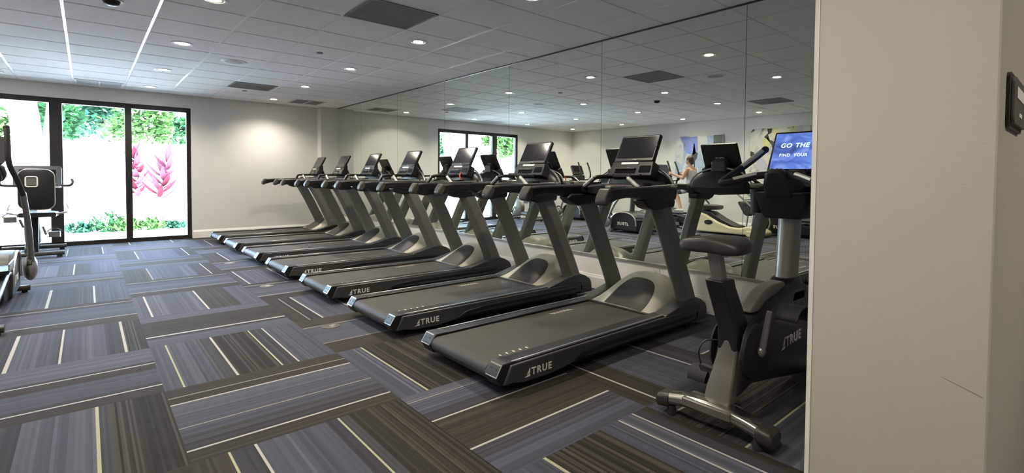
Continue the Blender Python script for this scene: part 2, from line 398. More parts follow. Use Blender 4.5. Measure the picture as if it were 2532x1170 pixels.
bm = new(); lathe(bm, [(.001,-.050),(.03,-.046),(.05,-.034),(.060,-.010),(.001,-.010)], seg=24); link('dome', bm, blk, t)

# ------------------------------------------------------------------ wall and floor fittings
for y, lab, plug in ((2.74,'white wall outlet plate under the mirror, further from the exercise bike',0),(2.575,'white wall outlet with a black plug, under the mirror beside the exercise bike',1)):
    t = thing('wall_outlet', lab, 'outlet', (XM+.008,y,.255), 0, 'outlets under the mirror')
    bm = new(); prism(bm, rrect(.076,.118,.008), -.007, 0, 'x'); link('plate', bm, trim_m, t, smooth=False)
    bm = new(); box(bm, -.009,-.006,-.017,.017,.008,.038); box(bm, -.009,-.006,-.017,.017,-.038,-.008); link('socket', bm, pale_m, t, smooth=False)
    if plug:
        bm = new(); box(bm, -.045,-.009,-.018,.018,-.042,.0); link('plug', bm, blk, t, bev=.006)
        bm = new(); tube(bm, smooth_path([(-.045,0,-.02),(-.07,0,-.05),(-.06,.05,-.16),(-.05,.1,-.245)]), .005, 8); link('cord', bm, blk, t)
for k, (y, lab) in enumerate(((3.92,'round carpet floor outlet cover nearest the camera, beside the second treadmill'),(5.767,'round carpet floor outlet cover beside the third treadmill, middle of the three'),(7.568,'round carpet floor outlet cover farthest away, beside the fifth treadmill'))):
    t = thing('floor_outlet', lab, 'floor outlet', (1.38,y,0), 0, 'round floor outlets')
    bm = new(); lathe(bm, [(.001,.0005),(.068,.0005),(.066,.004),(.056,.005),(.001,.005)], seg=28); link('cover', bm, mat('brown_cover',(.12,.11,.10),.4,metal=.5), t)
    bm = new(); lathe(bm, [(.001,.005),(.024,.005),(.022,.009),(.001,.009)], c=(.01,-.005,0), seg=18); link('cap', bm, silver, t)
# sign on the dividing wall beside the camera
t = thing('wall_sign', 'dark two-layer wall sign with white lettering on the right edge wall', 'sign', (1.392,y0,1.329))
sy = -.004
bm = new(); loft(bm, [[(a,0,b) for a,b in rrect(.255,.114,.018,cx=.1275)],[(a,-.006,b) for a,b in rrect(.255,.114,.018,cx=.1275)]]); link('back_plate', bm, mat('sign_brown',(.045,.036,.032),.5), t, smooth=False)
bm = new(); loft(bm, [[(a,-.006,b) for a,b in rrect(.238,.094,.010,cx=.134)],[(a,-.013,b) for a,b in rrect(.238,.094,.010,cx=.134)]]); link('face_plate', bm, mat('sign_grey',(.10,.093,.08),.5), t, smooth=False)
bm = new(); box(bm, .045,.235,-.0142,-.0125,.006,.030); link('lettering_band', bm, white_p, t, smooth=False)
bm = new(); box(bm, .095,.15,-.0142,-.0125,-.030,-.021); link('braille_strip', bm, white_p, t, smooth=False)
# ------------------------------------------------------------------ treadmill (local x = world x - 2.6, running belt towards -x end, near side -y)
def X(p): return [(a-2.6, b) for a, b in p]
def pad(name, x0, x1, y0, y1, th, m, par, F, r=.004):
    bm = new(); loft(bm, [[F @ Vector((a,b,z)) for a, b in rrect(x1-x0, y1-y0, r, cx=(x0+x1)/2, cy=(y0+y1)/2)] for z in (-.003, th)]); return link(name, bm, m, par, smooth=False)
def make_treadmill():
    t = thing('treadmill', '', 'treadmill', (2.6, 2.467, 0))
    # side covers, frame rails
    for s in (-1, 1):
        bm = new(); prism(bm, X([(1.655,.062),(1.612,.060),(1.66,.158),(3.44,.158),(3.50,.148),(3.53,.118),(3.525,.075),(3.46,.062),(2.42,.070),(2.22,.072),(2.05,.050),(1.93,.040),(1.75,.045)]), s*.395, s*.414); 
        sc = link('side_cover', bm, dgrey, t, bev=.006)
        bm = new(); prism(bm, X([(2.12,.070),(2.42,.098),(3.42,.098),(3.46,.112),(3.44,.122),(2.40,.122),(2.2,.108)]), s*.412, s*.4195); link('accent_ridge', bm, blk, sc, bev=.003)
        bm = new(); prism(bm, X([(1.66,.07),(1.66,.150),(3.55,.150),(3.55,.05),(2.0,.05)]), s*.30, s*.396); link('frame_rail', bm, blkm, t)
        bm = new(); prism(bm, X([(1.62,.150),(1.62,.166),(3.16,.166),(3.16,.150)]), s*.288, s*.372); link('foot_rail', bm, blk, t, bev=.004)
        bm = new(); prism(bm, X([(1.685,.158),(1.685,.1695),(3.14,.1695),(3.14,.158)]), s*.3745, s*.3865); link('edge_strip', bm, strip_m, t, bev=.002)
        # end cap with bolts
        e = [(1.72,.160),(1.70,.1690),(1.618,.1690),(1.605,.160),(1.572,.108),(1.575,.096),(1.60,.055),(1.66,.045),(1.72,.06)]
        bm = new(); prism(bm, X(e), s*.285, s*.396); ec = link('end_cap', bm, blk, t, bev=.006)
        bm = new(); a = Vector((1.612-2.6,0,.166)); b = Vector((1.573-2.6,0,.104)); n = Vector((-.85,0,.53)).normalized()*.0025
        y0_, y1_ = sorted((s*.300, s*.396))
        loft(bm, [[p+Vector((0,y0_,0)) for p in (a,b,b+n,a+n)], [p+Vector((0,y1_,0)) for p in (a,b,b+n,a+n)]]); link('metal_plate', bm, capm, ec, smooth=False)
        for yy, q in ((.322,.40),(.372,.46),(.335,.82)):
            c = a.lerp(b, q) + n + Vector((0, s*yy, 0)); bm = new(); M = Matrix.Translation(c) @ n.to_track_quat('Z','Y').to_matrix().to_4x4()
            bmesh.ops.create_cone(bm, cap_ends=True, segments=12, radius1=.0062, radius2=.005, depth=.003, matrix=M); link('bolt', bm, blkm, ec)
        # front foot fairing
        bm = new(); prism(bm, X([(3.09,.155),(3.10,.168),(3.20,.190),(3.35,.226),(3.43,.242),(3.50,.240),(3.57,.215),(3.635,.176),(3.655,.14),(3.665,.05),(3.50,.05),(3.50,.15)]), s*.300, s*.414); link('foot_fairing', bm, dgrey, t, bev=.014, seg=3)
        # upright: hexagonal section lofted along a leaning line
        rings = []
        for xl, xr, z in ((3.335,3.545,.19),(3.275,3.475,.34),(3.19,3.385,.52),(3.105,3.30,.70),(3.02,3.215,.86),(2.96,3.165,.965)):
            a, b = xl-2.6, xr-2.6; w_ = b-a
            yo, yi = s*.408, s*.318
            rings.append([(a,s*.345,z),(a+w_*.30,yo,z),(b-.03,yo,z),(b,yo-s*.03,z),(b-w_*.08,yi,z),(a+w_*.12,yi,z)])
        bm = new(); loft(bm, rings); link('upright', bm, upr_m, t, bev=.008)
        bm = new(); prism(bm, X([(2.80,1.00),(2.86,.955),(2.93,.935),(3.17,.950),(3.185,1.0),(3.1,1.03),(2.85,1.03)]), s*.31, s*.418); link('upright_collar', bm, blk, t, bev=.012)
        # handrail
        hp = X([(2.425,1.085),(2.395,1.035),(2.405,1.005),(2.44,.995),(2.52,1.020),(2.62,1.030),(2.74,1.024),(2.86,1.000),(2.96,.978),(3.10,.985),(3.185,1.005),(3.20,1.06),(3.20,1.095),(3.10,1.103),(2.80,1.100),(2.55,1.095)])
        bm = new(); prism(bm, hp, s*.336, s*.424); h = link('handrail', bm, blk, t, bev=.018, seg=3)
        bm = new(); prism(bm, X([(2.432,1.094),(2.396,1.040),(2.388,1.006),(2.404,.984),(2.430,.984),(2.462,1.035),(2.462,1.092)]), s*.333, s*.427); link('rail_tip', bm, tip_m, h, bev=.014, seg=3)
        bm = new(); tube(bm, smooth_path([(2.80-2.6,s*.405,1.096),(2.95-2.6,s*.405,1.103),(3.08-2.6,s*.398,1.106),(3.165-2.6,s*.378,1.106),(3.205-2.6,s*.335,1.106)]), [.004,.013], 8); link('rail_trim', bm, silver, h)
        # sensor grip rising to the console
        bm = new(); pth = smooth_path([(3.0-2.6,s*.30,1.078),(2.952-2.6,s*.270,1.088),(2.95-2.6,s*.215,1.124),(2.952-2.6,s*.165,1.158),(3.0-2.6,s*.145,1.168),(3.12-2.6,s*.14,1.168)]); tube(bm, pth, .0165, 10); g = link('sensor_grip', bm, blk, t)
        bm = new(); tube(bm, [p+Vector((-.008,-s*.003,.006)) for p in pth[6:18]], .0145, 8); link('sensor_strip', bm, sens_m, g)
        bm = new(); box(bm, 1.86-2.6, 1.90-2.6, s*.33, s*.37, 0, .055); bmesh.ops.translate(bm, verts=bm.verts, vec=(0,0,0)); link('rubber_foot', bm, rubber, t)
        bm = new(); box(bm, 3.42-2.6, 3.50-2.6, s*.33, s*.37, 0, .06); link('rubber_foot', bm, rubber, t)
    brand(t, (1.752-2.6, -.4145, .075), (1,0,.0), (0,0,1), .040)
    brand(t, (1.752+.24-2.6, .4145, .075), (-1,0,0), (0,0,1), .040)
    # belt with its printed dashes
    def arc(cx, cz, r, a0, a1, n): return [(cx+r*math.cos(R(a0+(a1-a0)*k/n)), cz+r*math.sin(R(a0+(a1-a0)*k/n))) for k in range(n+1)]
    bm = new(); prof = arc(1.628-2.6, .1055, .0475, 270, 90, 10) + [(3.18-2.6,.153),(3.18-2.6,.058)]
    prism(bm, prof, -.283, .283, mi=0)
    for k in range(5):
        xx = 1.716-2.6 + .0495*k; box(bm, xx, xx+.010, -.243, -.222-.004*(k == 0), .1528, .1536, 1)
    for k in range(6):
        xx = 2.52-2.6 + .035*k
        loft(bm, [[(xx+a, b, c) for a, b in ((0,.215),(.012,.215),(.045,.185),(.033,.185))] for c in (.1528,.1536)], mi=1)
    link('running_belt', bm, [belt_m, cream_p], t)
    bm = new(); tube(bm, [(1.64-2.6,-.29,.10),(1.64-2.6,.29,.10)], .042, 14); link('rear_roller', bm, gloss, t)
    bm = new(); prism(bm, X([(1.70,.09),(1.70,.148),(3.3,.148),(3.3,.09)]), -.30, .30); link('deck', bm, blkm, t)
    # motor hood
    def hood(xx, yy):
        prof = [(3.04,.0),(3.10,.035),(3.18,.09),(3.28,.155),(3.36,.20),(3.44,.222),(3.52,.215),(3.58,.18),(3.62,.12),(3.65,.0)]
        for (a, h0), (b, h1) in zip(prof, prof[1:]):
            if a <= xx <= b: h = h0 + (h1-h0)*(xx-a)/(b-a); break
        else: h = 0
        wd = .30
        return .158 + h*max(0, 1-abs(yy/wd)**2.6)**.62
    def hoodmesh(xs, ys, off):
        bm = new(); vs = [[bm.verts.new((x_-2.6, y_, hood(x_, y_)+off)) for y_ in ys] for x_ in xs]
        for a in range(len(xs)-1):
            for b in range(len(ys)-1): bm.faces.new((vs[a][b], vs[a+1][b], vs[a+1][b+1], vs[a][b+1]))
        return bm
    bm = hoodmesh([3.04+.61*k/30 for k in range(31)], [-.302+.604*k/32 for k in range(33)], 0)
    r_ = bmesh.ops.extrude_face_region(bm, geom=[e for e in bm.edges if e.is_boundary] + list(bm.faces))
    for v in [g for g in r_['geom'] if isinstance(g, bmesh.types.BMVert)]: v.co.z = .11
    hd = link('motor_hood', bm, hood_m, t)
    # dark arched insert in the hood
    bm = new(); n = 26; top = []
    for k in range(n+1):
        a = -.215 + .36*k/n; e = max(0, 1-((a+.035)/.182)**4)
        top.append([(3.055, a)] + [(3.055+(.285*e**.5)*q/8, a) for q in range(1, 9)])
    vs = [[bm.verts.new((x_-2.6, y_, hood(x_, y_)+.0035)) for x_, y_ in r] for r in top]
    for a in range(n):
        for b in range(8): bm.faces.new((vs[a][b], vs[a][b+1], vs[a+1][b+1], vs[a+1][b]))
    link('hood_insert', bm, mat('hood_insert_dark', (.040,.038,.034), .4), hd)
    bm = new(); box(bm, 3.03-2.6, 3.052-2.6, -.37, .37, .150, .1665); link('belt_guard_edge', bm, blk, t, bev=.003)
    # console base between the rails
    rings = []
    for yy, zb, zt, xa, xb in ((-.36,1.03,1.098,2.98,3.19),(-.30,1.02,1.10,2.98,3.24),(-.18,1.01,1.115,3.00,3.30),(0,1.0,1.12,3.02,3.33),(.18,1.01,1.115,3.00,3.30),(.30,1.02,1.10,2.98,3.24),(.36,1.03,1.098,2.98,3.19)):
        rings.append([(xa-2.6,yy,zb+.02),(xa-2.6,yy,zt-.015),(xa+.03-2.6,yy,zt),(xb-.04-2.6,yy,zt),(xb-2.6,yy,zt-.025),(xb-.02-2.6,yy,zb)])
    bm = new(); loft(bm, rings); cb = link('console_base', bm, blk, t, bev=.006)
    bm = new(); tube(bm, [(3.0-2.6,-.3,1.09)] and [(3.23-2.6+.085*math.cos(R(a))*1.0, .385*math.sin(R(a)), 1.105) for a in range(-100, 101, 10)], .012, 8, squash=.8); link('trim_band', bm, silver, cb)
    for s in (-1, 1):
        bm = new(); lathe(bm, [(.001,.0),(.033,.0),(.041,.012),(.043,.030),(.038,.030),(.03,.008),(.001,.008)], c=(3.06-2.6, s*.245, 1.095), seg=18); link('cup_holder', bm, blk, cb)
    # yoke dome behind the display, neck
    bm = new(); ell(bm, (3.305-2.6,0,1.08), .088, .31, .165, 24, 14); bmesh.ops.bisect_plane(bm, geom=bm.verts[:]+bm.edges[:]+bm.faces[:], plane_co=(0,0,1.07), plane_no=(0,0,1), clear_inner=True)
    link('yoke_shell', bm, blk, cb)
    bm = new(); tube(bm, [(3.30-2.6, .325*math.cos(R(a)), 1.08+.185*math.sin(R(a))) for a in range(4, 177, 8)], .0095, 8); link('yoke_trim', bm, silver, cb)
    bm = new(); loft(bm, [[(3.285-2.6+a*.05, b*w_, z) for a, b in ((-1,-1),(1,-1),(1,1),(-1,1))] for w_, z in ((.085,1.14),(.08,1.24),(.066,1.34))]); link('neck', bm, dgrey, t, bev=.012)
    # control panel and display, tilted
    bt = Vector((3.165-2.6,0,1.178)); hg = Vector((3.215-2.6,0,1.292)); tp = Vector((3.322-2.6,0,1.506))
    def slab(name, a, b, wa, wb, th, m, par, bev=.008, ins=0):
        ex = (b-a).normalized(); n = Vector((-ex.z,0,ex.x)); bm = new()
        loft(bm, [[p+n*o+Vector((0,s*w_/2,0)) for p, w_, s in ((a,wa,-1),(a,wa,1),(b,wb,1),(b,wb,-1))] for o in (0,-th)]); return link(name, bm, m, par, bev=bev), n, ex
    cp, n, ex = slab('control_panel', bt, hg, .425, .40, .085, blk, t)
    M = frame(bt+n*.001, (0,-1,0), ex)   # panel plane: x to the runner's right
    pad('speed_bar', -.105, .065, .098, .116, .004, trim_m, cp, M, .008)
    pad('phone_ledge', -.15, .05, .055, .066, .014, dgrey, cp, M); pad('tablet_slot', -.15, .05, .022, .053, .002, gloss, cp, M)
    pad('panel_badge', -.045, -.005, .068, .073, .002, silver, cp, M, .002)
    pad('button_cluster', .085, .185, .03, .085, .003, gloss, cp, M)
    pad('stop_button', -.02, .01, .004, .016, .004, blkm, cp, M)
    bm = new(); q = [bt+n*.004+Vector((0,a,0))+ex*b for a, b in ((.16,.012),(.12,-.02),(-.06,-.022),(-.12,.01))]; q[1] += n*.035; q[2] += n*.035; tube(bm, smooth_path(q), .006, 8); link('tray_rail', bm, blk, cp)
    dp, n, ex = slab('display', hg, tp, .384, .376, .036, blk, t, .010)
    D = frame(hg+n*.001, (0,-1,0), ex); L = (tp-hg).length
    pad('screen', -.175, .175, .030, L-.018, .0008, screen_m, dp, D, .004)
    brand(dp, D @ Vector((-.012,.011,.0015)), (0,-1,0), ex, .0085, silver)
    nb = -n; P = (hg+tp)/2 - n*.037 + ex*(-.035)
    brand(dp, P + Vector((0,-.052,0)), (0,1,0), ex, .021)
    bm = new(); p2 = P + Vector((0,.0,0)) - ex*.05; loft(bm, [[p2+Vector((0,a,0))+ex*b-n*o for a, b in rrect(.016,.04,.004,cx=.10)] for o in (-.002,.001)]); link('service_tag', bm, silver, dp, smooth=False)
    bm = new(); loft(bm, [[hg+ex*(.0+u)-n*o+Vector((0,v,0)) for u, v in ((0,-.085),(0,.085),(.09,.075),(.09,-.075))] for o in (.034,.06)]); link('display_mount', bm, dgrey, dp, bev=.006)
    return t
TY = (2.467, 3.70, 4.955, 6.25, 7.49, 8.70, 9.90)
TL = ['black treadmill nearest the camera, with a coloured safety sticker on its rail', 'second black treadmill of the row, counted from the exercise bike', 'third black treadmill from the exercise bike, with a red safety cord on its console', 'middle black treadmill of the row of seven, fourth from the exercise bike',
      'fifth black treadmill from the exercise bike along the mirror', 'black treadmill next to last in the row, sixth from the bike', 'black treadmill farthest down the row, beside the pale far wall']
t0 = make_treadmill(); t0['group'] = 'treadmills facing the mirror'
trs = [t0] + [dup(t0, (2.6, TY[k], 0), TL[k]) for k in range(1, 7)]; t0['label'] = TL[0]
# details only single machines have
bm = new(); box(bm, 2.47-2.6, 2.62-2.6, -.40, -.352, 1.094, 1.108); st = link('safety_sticker', bm, mat('grey_sticker',(.3,.3,.27),.5), t0, bev=.003)
bm = new(); box(bm, 2.49-2.6, 2.525-2.6, -.395, -.357, 1.1075, 1.1095); link('yellow_patch', bm, yel_p, st); bm = new(); box(bm, 2.54-2.6, 2.58-2.6, -.395, -.357, 1.1075, 1.1095); link('red_patch', bm, red_p, st)
bm = new(); tube(bm, smooth_path([(3.14-2.6,-.14,1.20),(3.11-2.6,-.16,1.165),(3.12-2.6,-.185,1.12),(3.15-2.6,-.20,1.10)]), .008, 8); link('safety_cord', bm, red_p, trs[2])
# ------------------------------------------------------------------ upright exercise bike (local = world - (2.6, 1.15))
def Q(x, y, z): return (x-2.6, y-1.15, z)
bk = thing('exercise_bike', 'black upright exercise bike with chrome rear foot bar, partly behind the edge wall', 'exercise bike', (2.6, 1.15, 0))
bm = new(); rings = []
for k in range(17):
    y = -.245 + .49*k/16; z = .074 + .034*(1-(y/.245)**2)
    rings.append([Q(2.135+a, 1.155+y, z+b) for a, b in [(c*.92, d) for c, d in rrect(.105,.058,.022,3)]])
loft(bm, rings); sb = link('rear_foot_bar', bm, chrome, bk)
for s in (-1, 1):
    bm = new(); loft(bm, [[Q(2.135+a, 1.155+s*y, z+b) for a, b in rrect(w_,h_,.024,3)] for y, z, w_, h_ in ((.215,.078,.108,.062),(.23,.074,.112,.070),(.275,.066,.108,.068),(.285,.062,.095,.055))]); link('end_cap', bm, seat_m, sb)
    bm = new(); lathe(bm, [(.001,0),(.022,0),(.024,.012),(.02,.05),(.001,.05)], c=Q(2.12,1.155+s*.215,0), seg=14); link('levelling_foot', bm, rubber, sb)
bm = new(); rings = [[Q(2.135+a, 1.17+y, z) for a, y in rrect(w_,d_,.012,2)] for z, w_, d_ in ((.092,.118,.245),(.122,.118,.245),(.127,.105,.232))]; loft(bm, rings); link('bar_clamp', bm, warmg, bk)
# frame post and shroud
def yprof(prof, ya, yb_, name, m, par, bev=.01, seg=2):
    bm = new(); prism(bm, [(a-2.6, b) for a, b in prof], ya-1.15, yb_-1.15); return link(name, bm, m, par, bev=bev, seg=seg)
bm = new(); rings = []
for z, xa, xb, ya, yb_ in ((.122,2.135,2.24,1.085,1.215),(.18,2.15,2.25,1.088,1.212),(.26,2.19,2.265,1.095,1.205),(.33,2.222,2.30,1.10,1.20),(.40,2.232,2.34,1.10,1.20)):
    rings.append([Q(xa,(ya+yb_)/2,z),Q(xa+.012,ya,z),Q(xb,ya,z),Q(xb,yb_,z),Q(xa+.012,yb_,z)])
loft(bm, rings); link('frame_post', bm, warmg, bk, bev=.008)
bm = new(); rings = []
for z, xa, xb in ((.35,2.232,2.30),(.40,2.234,2.33),(.462,2.225,2.355),(.57,2.17,2.285),(.66,2.118,2.228),(.70,2.10,2.212)):
    w_ = .052 if z < .6 else .050
    rings.append([Q(xa,1.15-w_*.82,z),Q(xa+.015,1.15-w_,z),Q(xb-.01,1.15-w_,z),Q(xb,1.15-w_*.7,z),Q(xb,1.15+w_*.7,z),Q(xb-.01,1.15+w_,z),Q(xa+.015,1.15+w_,z),Q(xa,1.15+w_*.82,z)])
loft(bm, rings); link('seat_post_shroud', bm, blk, bk, bev=.007)
bm = new(); loft(bm, [[Q(2.16-.055*(z-.68)/.17+a, 1.15+b, z) for a, b in rrect(.062,.054,.010,2)] for z in (.66,.845)]); sp = link('seat_post', bm, lgrey, bk)
bm = new(); lathe(bm, [(.001,-.03),(.006,-.03),(.006,0),(.001,0)], c=Q(2.12,1.12,.815), seg=10, axis='y'); link('post_bolt', bm, silver, sp)
# saddle
bm = new(); rings = []
for x, w_, zc, h_ in ((2.028,.20,.866,.030),(2.034,.285,.866,.064),(2.06,.318,.866,.078),(2.15,.318,.866,.078),(2.22,.26,.866,.066),(2.29,.165,.864,.058),(2.35,.105,.862,.050),(2.385,.06,.86,.03)):
    rings.append([Q(x, 1.15+w_/2*math.cos(a), zc+h_/2*math.copysign(abs(math.sin(a))**.55, math.sin(a))-(.012*abs(math.cos(a)))) for a in [2*PI*k/20 for k in range(20)]])
loft(bm, rings); link('saddle', bm, seat_m, bk, sub=1)
# body housing: profile, two thicknesses
body = [(2.20,.135),(2.36,.172),(2.58,.135),(2.88,.080),(3.08,.050),(3.22,.09),(3.26,.25),(3.22,.40),(3.12,.54),(2.98,.585),(2.80,.595),(2.70,.57),(2.55,.545),(2.46,.50),(2.34,.475),(2.29,.42),(2.24,.30)]
yprof(body, 1.075, 1.225, 'body_housing', blk, bk, bev=.03, seg=3)
yprof([(2.40,.50),(2.47,.545),(2.55,.585),(2.66,.61),(2.80,.61),(2.79,.56),(2.62,.54),(2.5,.49)], 1.105, 1.195, 'top_cover', warmg, bk, bev=.02, seg=3)
for s in (-1, 1):
    bm = new(); lathe(bm, [(.001,0),(.135,0),(.128,-.012),(.09,-.02),(.001,-.022)] if s < 0 else [(.001,0),(.135,0),(.128,.012),(.09,.02),(.001,.022)], c=Q(2.36,1.15+s*.075,.335), seg=36, axis='x')
    # lathe on x gives a disc facing x; turn it to face y
    bmesh.ops.rotate(bm, verts=bm.verts, cent=Q(2.36,1.15+s*.075,.335), matrix=Matrix.Rotation(-PI/2*1, 3, 'Z') if s < 0 else Matrix.Rotation(PI/2, 3, 'Z'))
    if s < 0:
        for v in bm.verts: v.co.y = 2*(-.075) - v.co.y if v.co.y > -.075 else v.co.y
    else:
        for v in bm.verts: v.co.y = 2*.075 - v.co.y if v.co.y < .075 else v.co.y
    link('crank_cover', bm, blkm, bk)
    c = Q(2.36,1.15+s*.112,.345); e = Q(2.345 if s < 0 else 2.375, 1.15+s*.150, .545 if s < 0 else .145)
    bm = new(); tube(bm, [c, e], [.017,.0125], 10); ell(bm, c, .028,.018,.028, 14, 8); cr = link('crank_arm', bm, lgrey, bk)
    px, pz = (2.43, .50) if s < 0 else (2.40, .12)
    bm = new(); loft(bm, [[Q(px+a, y, pz+b-.25*(a)*(s < 0)) for a, b in rrect(.13,.026,.008,2)] for y in (1.15+s*.165, 1.15+s*.265)]); pd = link('pedal', bm, blk, bk)
    bm = new(); pts = [Q(px+.10*math.cos(a)+.03, 1.15+s*.215, pz+.085*math.sin(a)-.02) for a in [R(-10+14*k) for k in range(14)]]
    rg = []
    for p in pts: rg.append([(p[0],p[1]-.05,p[2]),(p[0],p[1]+.05,p[2]),(p[0]*1.0,p[1]+.05,p[2]+.006),(p[0],p[1]-.05,p[2]+.006)])
    loft(bm, rg); link('pedal_strap', bm, blkm, pd)
brand(bk, Q(2.665,1.0735,.275), (1,0,.04), (-.04,0,1), .052)
brand(bk, Q(2.965,1.2265,.285), (-1,0,0), (0,0,1), .052)
# mast
bm = new(); loft(bm, [[Q(2.90+o+a*s_, 1.15+b*s2, z) for a, b in rrect(1,1,.3,3)] for z, s_, s2, o in ((.50,.40,.15,-.01),(.545,.34,.15,0),(.62,.17,.11,.0))]); link('mast_boot', bm, gloss, bk, bev=.004)
bm = new(); loft(bm, [[Q(2.905+.035*(z-.6)/.35+a, 1.15+b, z) for a, b in rrect(.155,.095,.045,5)] for z in (.60,.96)]); link('mast', bm, lgrey, bk)
bm = new(); loft(bm, [[Q(2.93+a+o, 1.15+b, z) for a, b in rrect(w_,d_,.02,2)] for z, w_, d_, o in ((.945,.25,.20,.01),(.965,.27,.22,.01),(1.09,.33,.27,.0))]); link('bottle_block', bm, blk, bk, bev=.006)
for s in (-1, 1):
    bm = new(); lathe(bm, [(.001,.0),(.036,.0),(.040,.10),(.044,.135),(.040,.135),(.035,.01),(.001,.01)], c=Q(2.90, 1.15+s*.17, .965), seg=18); link('bottle_holder', bm, blk, bk)
bm = new(); loft(bm, [[Q(2.83+a+o, 1.15+b, z) for a, b in rrect(w_,d_,.03,3)] for z, w_, d_, o in ((1.06,.26,.16,.06),(1.13,.28,.13,.02),(1.195,.16,.11,-.05))]); link('handlebar_stem', bm, blk, bk, bev=.008)
for s in (-1, 1):
    p1 = [Q(2.78,1.15+s*.02,1.185),Q(2.745,1.15+s*.09,1.180),Q(2.70,1.15+s*.17,1.158),Q(2.655,1.15+s*.235,1.138),Q(2.66,1.15+s*.268,1.140),Q(2.74,1.15+s*.262,1.175),Q(2.86,1.15+s*.235,1.235),Q(2.97,1.15+s*.21,1.295),Q(3.045,1.15+s*.195,1.338)]
    bm = new(); sp_ = smooth_path(p1, 6); tube(bm, sp_, .0195, 12); ell(bm, sp_[-1], .022,.022,.022, 12, 8); hb = link('handlebar', bm, rubber, bk)
    for a, b in ((7, 16), (35, 46)):
        bm = new(); tube(bm, [p+(Vector((-.004, 0, .0085)) if a < 20 else Vector((-.009, -.003*1, .007))) for p in sp_[a:b]], .0145, 8); link('sensor_strip', bm, sens_m, hb)
bm = new(); lathe(bm, [(.001,0),(.045,0),(.048,.012),(.036,.024),(.001,.026)], c=Q(2.735,1.15,1.19), seg=20); kp = link('keypad_hub', bm, dgrey, bk)
for a in range(5):
    bm = new(); ell(bm, Q(2.735+.024*math.cos(a*1.25),1.15+.024*math.sin(a*1.25),1.215), .008,.008,.004, 10, 6); link('button', bm, silver, kp)
# console
def slab2(name, a, b, wa, wb, th, m, par, bev=.008):
    a, b = Vector(a), Vector(b); ex = (b-a).normalized(); n = Vector((-ex.z,0,ex.x)); bm = new()
    loft(bm, [[p+n*o+Vector((0,s*w_/2,0)) for p, w_, s in ((a,wa,-1),(a,wa,1),(b,wb,1),(b,wb,-1))] for o in (0,-th)]); return link(name, bm, m, par, bev=bev), n, ex
slab2('console_tray', Q(2.99,1.15,1.12), Q(3.055,1.15,1.20), .30, .36, .06, dgrey, bk)
bm = new(); loft(bm, [[Q(x, 1.15+s*w_, z) for x, s in ((3.02,-1),(3.10,-1),(3.10,1),(3.02,1))] for w_, z in ((.07,1.04),(.06,1.16),(.05,1.22))]); link('console_neck', bm, blk, bk, bev=.01)
cd, n, ex = slab2('display', Q(3.05,1.15,1.195), Q(3.172,1.15,1.452), .388, .380, .036, blk, bk, .010)
hgb = Vector(Q(3.05,1.15,1.195)); Lb = (Vector(Q(3.172,1.15,1.452))-hgb).length
D = frame(hgb+n*.001, (0,-1,0), ex)
def screen_img():
    m = bpy.data.materials.new('lit_screen'); m.use_nodes = True; nt = m.node_tree; b = nt.nodes['Principled BSDF']; b.inputs['Base Color'].default_value = (.01,.01,.015,1); b.inputs['Roughness'].default_value = .2
    tc = nt.nodes.new('ShaderNodeTexCoord'); mp = nt.nodes.new('ShaderNodeMapping'); mp.inputs['Scale'].default_value = (6, 6, 12)
    nz = nt.nodes.new('ShaderNodeTexNoise'); nz.inputs['Scale'].default_value = 1.1; nz.inputs['Detail'].default_value = 4; nz.inputs['Distortion'].default_value = .8
    cr = nt.nodes.new('ShaderNodeValToRGB'); e = cr.color_ramp.elements; e[0].position = .3; e[0].color = (.025,.045,.14,1); e[1].position = .7; e[1].color = (.22,.28,.50,1); k = e.new(.5); k.color = (.07,.13,.42,1)
    nt.links.new(tc.outputs['Object'], mp.inputs[0]); nt.links.new(mp.outputs[0], nz.inputs['Vector']); nt.links.new(nz.outputs['Fac'], cr.inputs[0])
    nt.links.new(cr.outputs[0], b.inputs['Emission Color']); b.inputs['Emission Strength'].default_value = .62; return m
pad('screen', -.176, .176, .030, Lb-.016, .0008, screen_img(), cd, D, .003)
lit_w = mat('screen_letters', (.7,.8,.85), .5, emit=(.55,.72,.80), es=.55)
text('screen_headline', 'GO', .040, lit_w, cd, D @ Matrix.Translation((-.138,.172,.0016)), depth=.0003, bold=.001, shear=.12); text('screen_headline', 'THE', .040, lit_w, cd, D @ Matrix.Translation((-.054,.172,.0016)), depth=.0003, bold=.001, shear=.12)
text('screen_caption', 'FIND', .026, lit_w, cd, D @ Matrix.Translation((-.135,.112,.0016)), depth=.0003, bold=.0006); text('screen_caption', 'YOUR', .026, lit_w, cd, D @ Matrix.Translation((-.052,.112,.0016)), depth=.0003, bold=.0006)
brand(cd, D @ Vector((-.02,.010,.0015)), (0,-1,0), ex, .010, silver)
# front foot bar, adjuster knob and loop cable
bm = new(); loft(bm, [[Q(3.16+a, 1.15+y, .06+b) for a, b in rrect(.09,.055,.02,3)] for y in (-.26,.26)]); link('front_foot_bar', bm, chrome, bk)
bm = new(); tube(bm, [Q(2.22,1.20,.245),Q(2.215,1.262,.25)], .024, 14); tube(bm, [Q(2.215,1.262,.25),Q(2.21,1.275,.25)], [.016,.012], 12); link('adjuster_knob', bm, blk, bk)
bm = new(); tube(bm, smooth_path([Q(2.20,1.262,.262),Q(2.19,1.268,.33),Q(2.22,1.25,.375),Q(2.26,1.205,.38)]), .0045, 8); link('loop_cable', bm, blk, bk)
